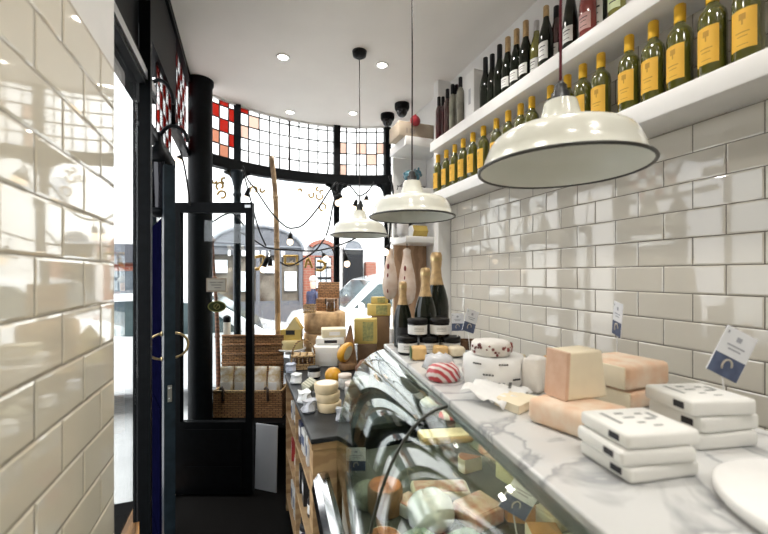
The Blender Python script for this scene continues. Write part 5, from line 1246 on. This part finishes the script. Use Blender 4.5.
# passer-by
def person(loc, rz, label):
    t = thing('person', label, 'person', loc, rz)
    J = {'pel': (0,0,.92), 'ch': (0,.01,1.22), 'nk': (0,.01,1.43), 'hd0': (0,.0,1.53), 'hd1': (0,-.01,1.68),
         'sl': (-.17,.0,1.38), 'el': (-.24,.05,1.10), 'wl': (-.22,-.1,.88), 'hl': (-.21,-.14,.80), 'sr': (.17,0,1.38), 'er': (.24,-.02,1.10), 'wr': (.2,-.18,.95), 'hr': (.19,-.24,.90),
         'kl': (-.10,-.10,.50), 'al': (-.11,-.02,.09), 'tl': (-.11,-.17,.04), 'kr': (.10,.06,.50), 'ar': (.11,.20,.12), 'tr': (.11,.08,.03), 'pl': (-.09,0,.88), 'pr': (.09,0,.88)}
    rad = {'pel': .15, 'ch': .16, 'nk': .06, 'hd0': .085, 'hd1': .095, 'sl': .075, 'el': .055, 'wl': .04, 'hl': .04, 'sr': .075, 'er': .055, 'wr': .04, 'hr': .04, 'kl': .065, 'al': .045, 'tl': .04, 'kr': .065, 'ar': .045, 'tr': .04, 'pl': .10, 'pr': .10}
    ed = [('pel','ch'),('ch','nk'),('nk','hd0'),('hd0','hd1'),('ch','sl'),('sl','el'),('el','wl'),('wl','hl'),('ch','sr'),('sr','er'),('er','wr'),('wr','hr'),('pel','pl'),('pl','kl'),('kl','al'),('al','tl'),('pel','pr'),('pr','kr'),('kr','ar'),('ar','tr')]
    ks = list(J); me = bpy.data.meshes.new('body'); me.from_pydata([J[k] for k in ks], [(ks.index(a), ks.index(c)) for a, c in ed], [])
    o = bpy.data.objects.new('body', me); COL.objects.link(o); o.parent = t
    sk = o.modifiers.new('skin', 'SKIN');
    for i, k in enumerate(ks): me.skin_vertices[0].data[i].radius = (rad[k], rad[k]*.8)
    me.skin_vertices[0].data[0].use_root = True
    ss = o.modifiers.new('sub', 'SUBSURF'); ss.levels = 2; ss.render_levels = 2
    sk.use_smooth_shade = True
    m = bpy.data.materials.new('dressed_figure'); m.use_nodes = True; nt = m.node_tree; bs = nt.nodes['Principled BSDF']
    tc = nt.nodes.new('ShaderNodeTexCoord'); sp = nt.nodes.new('ShaderNodeSeparateXYZ'); rp = nt.nodes.new('ShaderNodeValToRGB'); rp.color_ramp.interpolation = 'CONSTANT'
    dv = nt.nodes.new('ShaderNodeMath'); dv.operation = 'DIVIDE'; dv.inputs[1].default_value = 2.0
    nt.links.new(tc.outputs['Object'], sp.inputs[0]); nt.links.new(sp.outputs[2], dv.inputs[0]); nt.links.new(dv.outputs[0], rp.inputs[0]); nt.links.new(rp.outputs[0], bs.inputs['Base Color'])
    e = rp.color_ramp.elements; e[0].color = (.02, .02, .03, 1); e[0].position = 0; e[1].position = .445; e[1].color = (.008, .014, .05, 1)
    k = e.new(.73); k.color = (.60, .40, .30, 1)
    me.materials.append(m)
    b = MB(); b.sphere((0, .012, 1.70), .112, (.9, 1, .85), 16, 10); b.build('hair', M('grey_hair', (.45, .42, .38), .8), t)
    return t
q = P_f(313, 300, 9.6); person((q.x, q.y, -.205), R(-60), 'person in a blue jacket walking on the far side of the street')

# =============================== LIGHT AND CAMERA ====================================
w = bpy.data.worlds.new('overcast'); scene.world = w; w.use_nodes = True; nt = w.node_tree
bg = nt.nodes['Background']; bg.inputs['Strength'].default_value = 3.9
tc = nt.nodes.new('ShaderNodeTexCoord'); sp = nt.nodes.new('ShaderNodeSeparateXYZ'); rp = nt.nodes.new('ShaderNodeValToRGB')
rp.color_ramp.elements[0].color = (.62, .64, .68, 1); rp.color_ramp.elements[0].position = .0; rp.color_ramp.elements[1].color = (.95, .97, 1, 1); rp.color_ramp.elements[1].position = .5
nt.links.new(tc.outputs['Generated'], sp.inputs[0]); nt.links.new(sp.outputs[2], rp.inputs[0]); nt.links.new(rp.outputs[0], bg.inputs['Color'])
sd = bpy.data.lights.new('sun', 'SUN'); sd.energy = 5; sd.angle = R(8); sd.color = (1, .97, .93); so = bpy.data.objects.new('sun', sd); COL.objects.link(so); so.rotation_euler = (R(42), 0, R(12))
cd = bpy.data.cameras.new('camera'); co = bpy.data.objects.new('camera', cd); COL.objects.link(co); scene.camera = co
co.location = (0, 0, H); co.rotation_euler = (R(90), 0, -TH)
cd.sensor_width = 36; cd.lens = 36*FPX/768; cd.shift_y = 8/768; cd.clip_start = .02; cd.clip_end = 200
cd.dof.use_dof = True; cd.dof.focus_distance = 2.2; cd.dof.aperture_fstop = 3.2
scene.view_settings.view_transform = 'Standard'; scene.view_settings.look = 'None'; scene.view_settings.gamma = 1; scene.view_settings.exposure = .2; scene.view_settings.use_curve_mapping = False
scene.cycles.use_denoising = True; scene.cycles.max_bounces = 10; scene.cycles.transparent_max_bounces = 24; scene.cycles.sample_clamp_indirect = 6
scene.cycles.caustics_reflective = False; scene.cycles.caustics_refractive = False
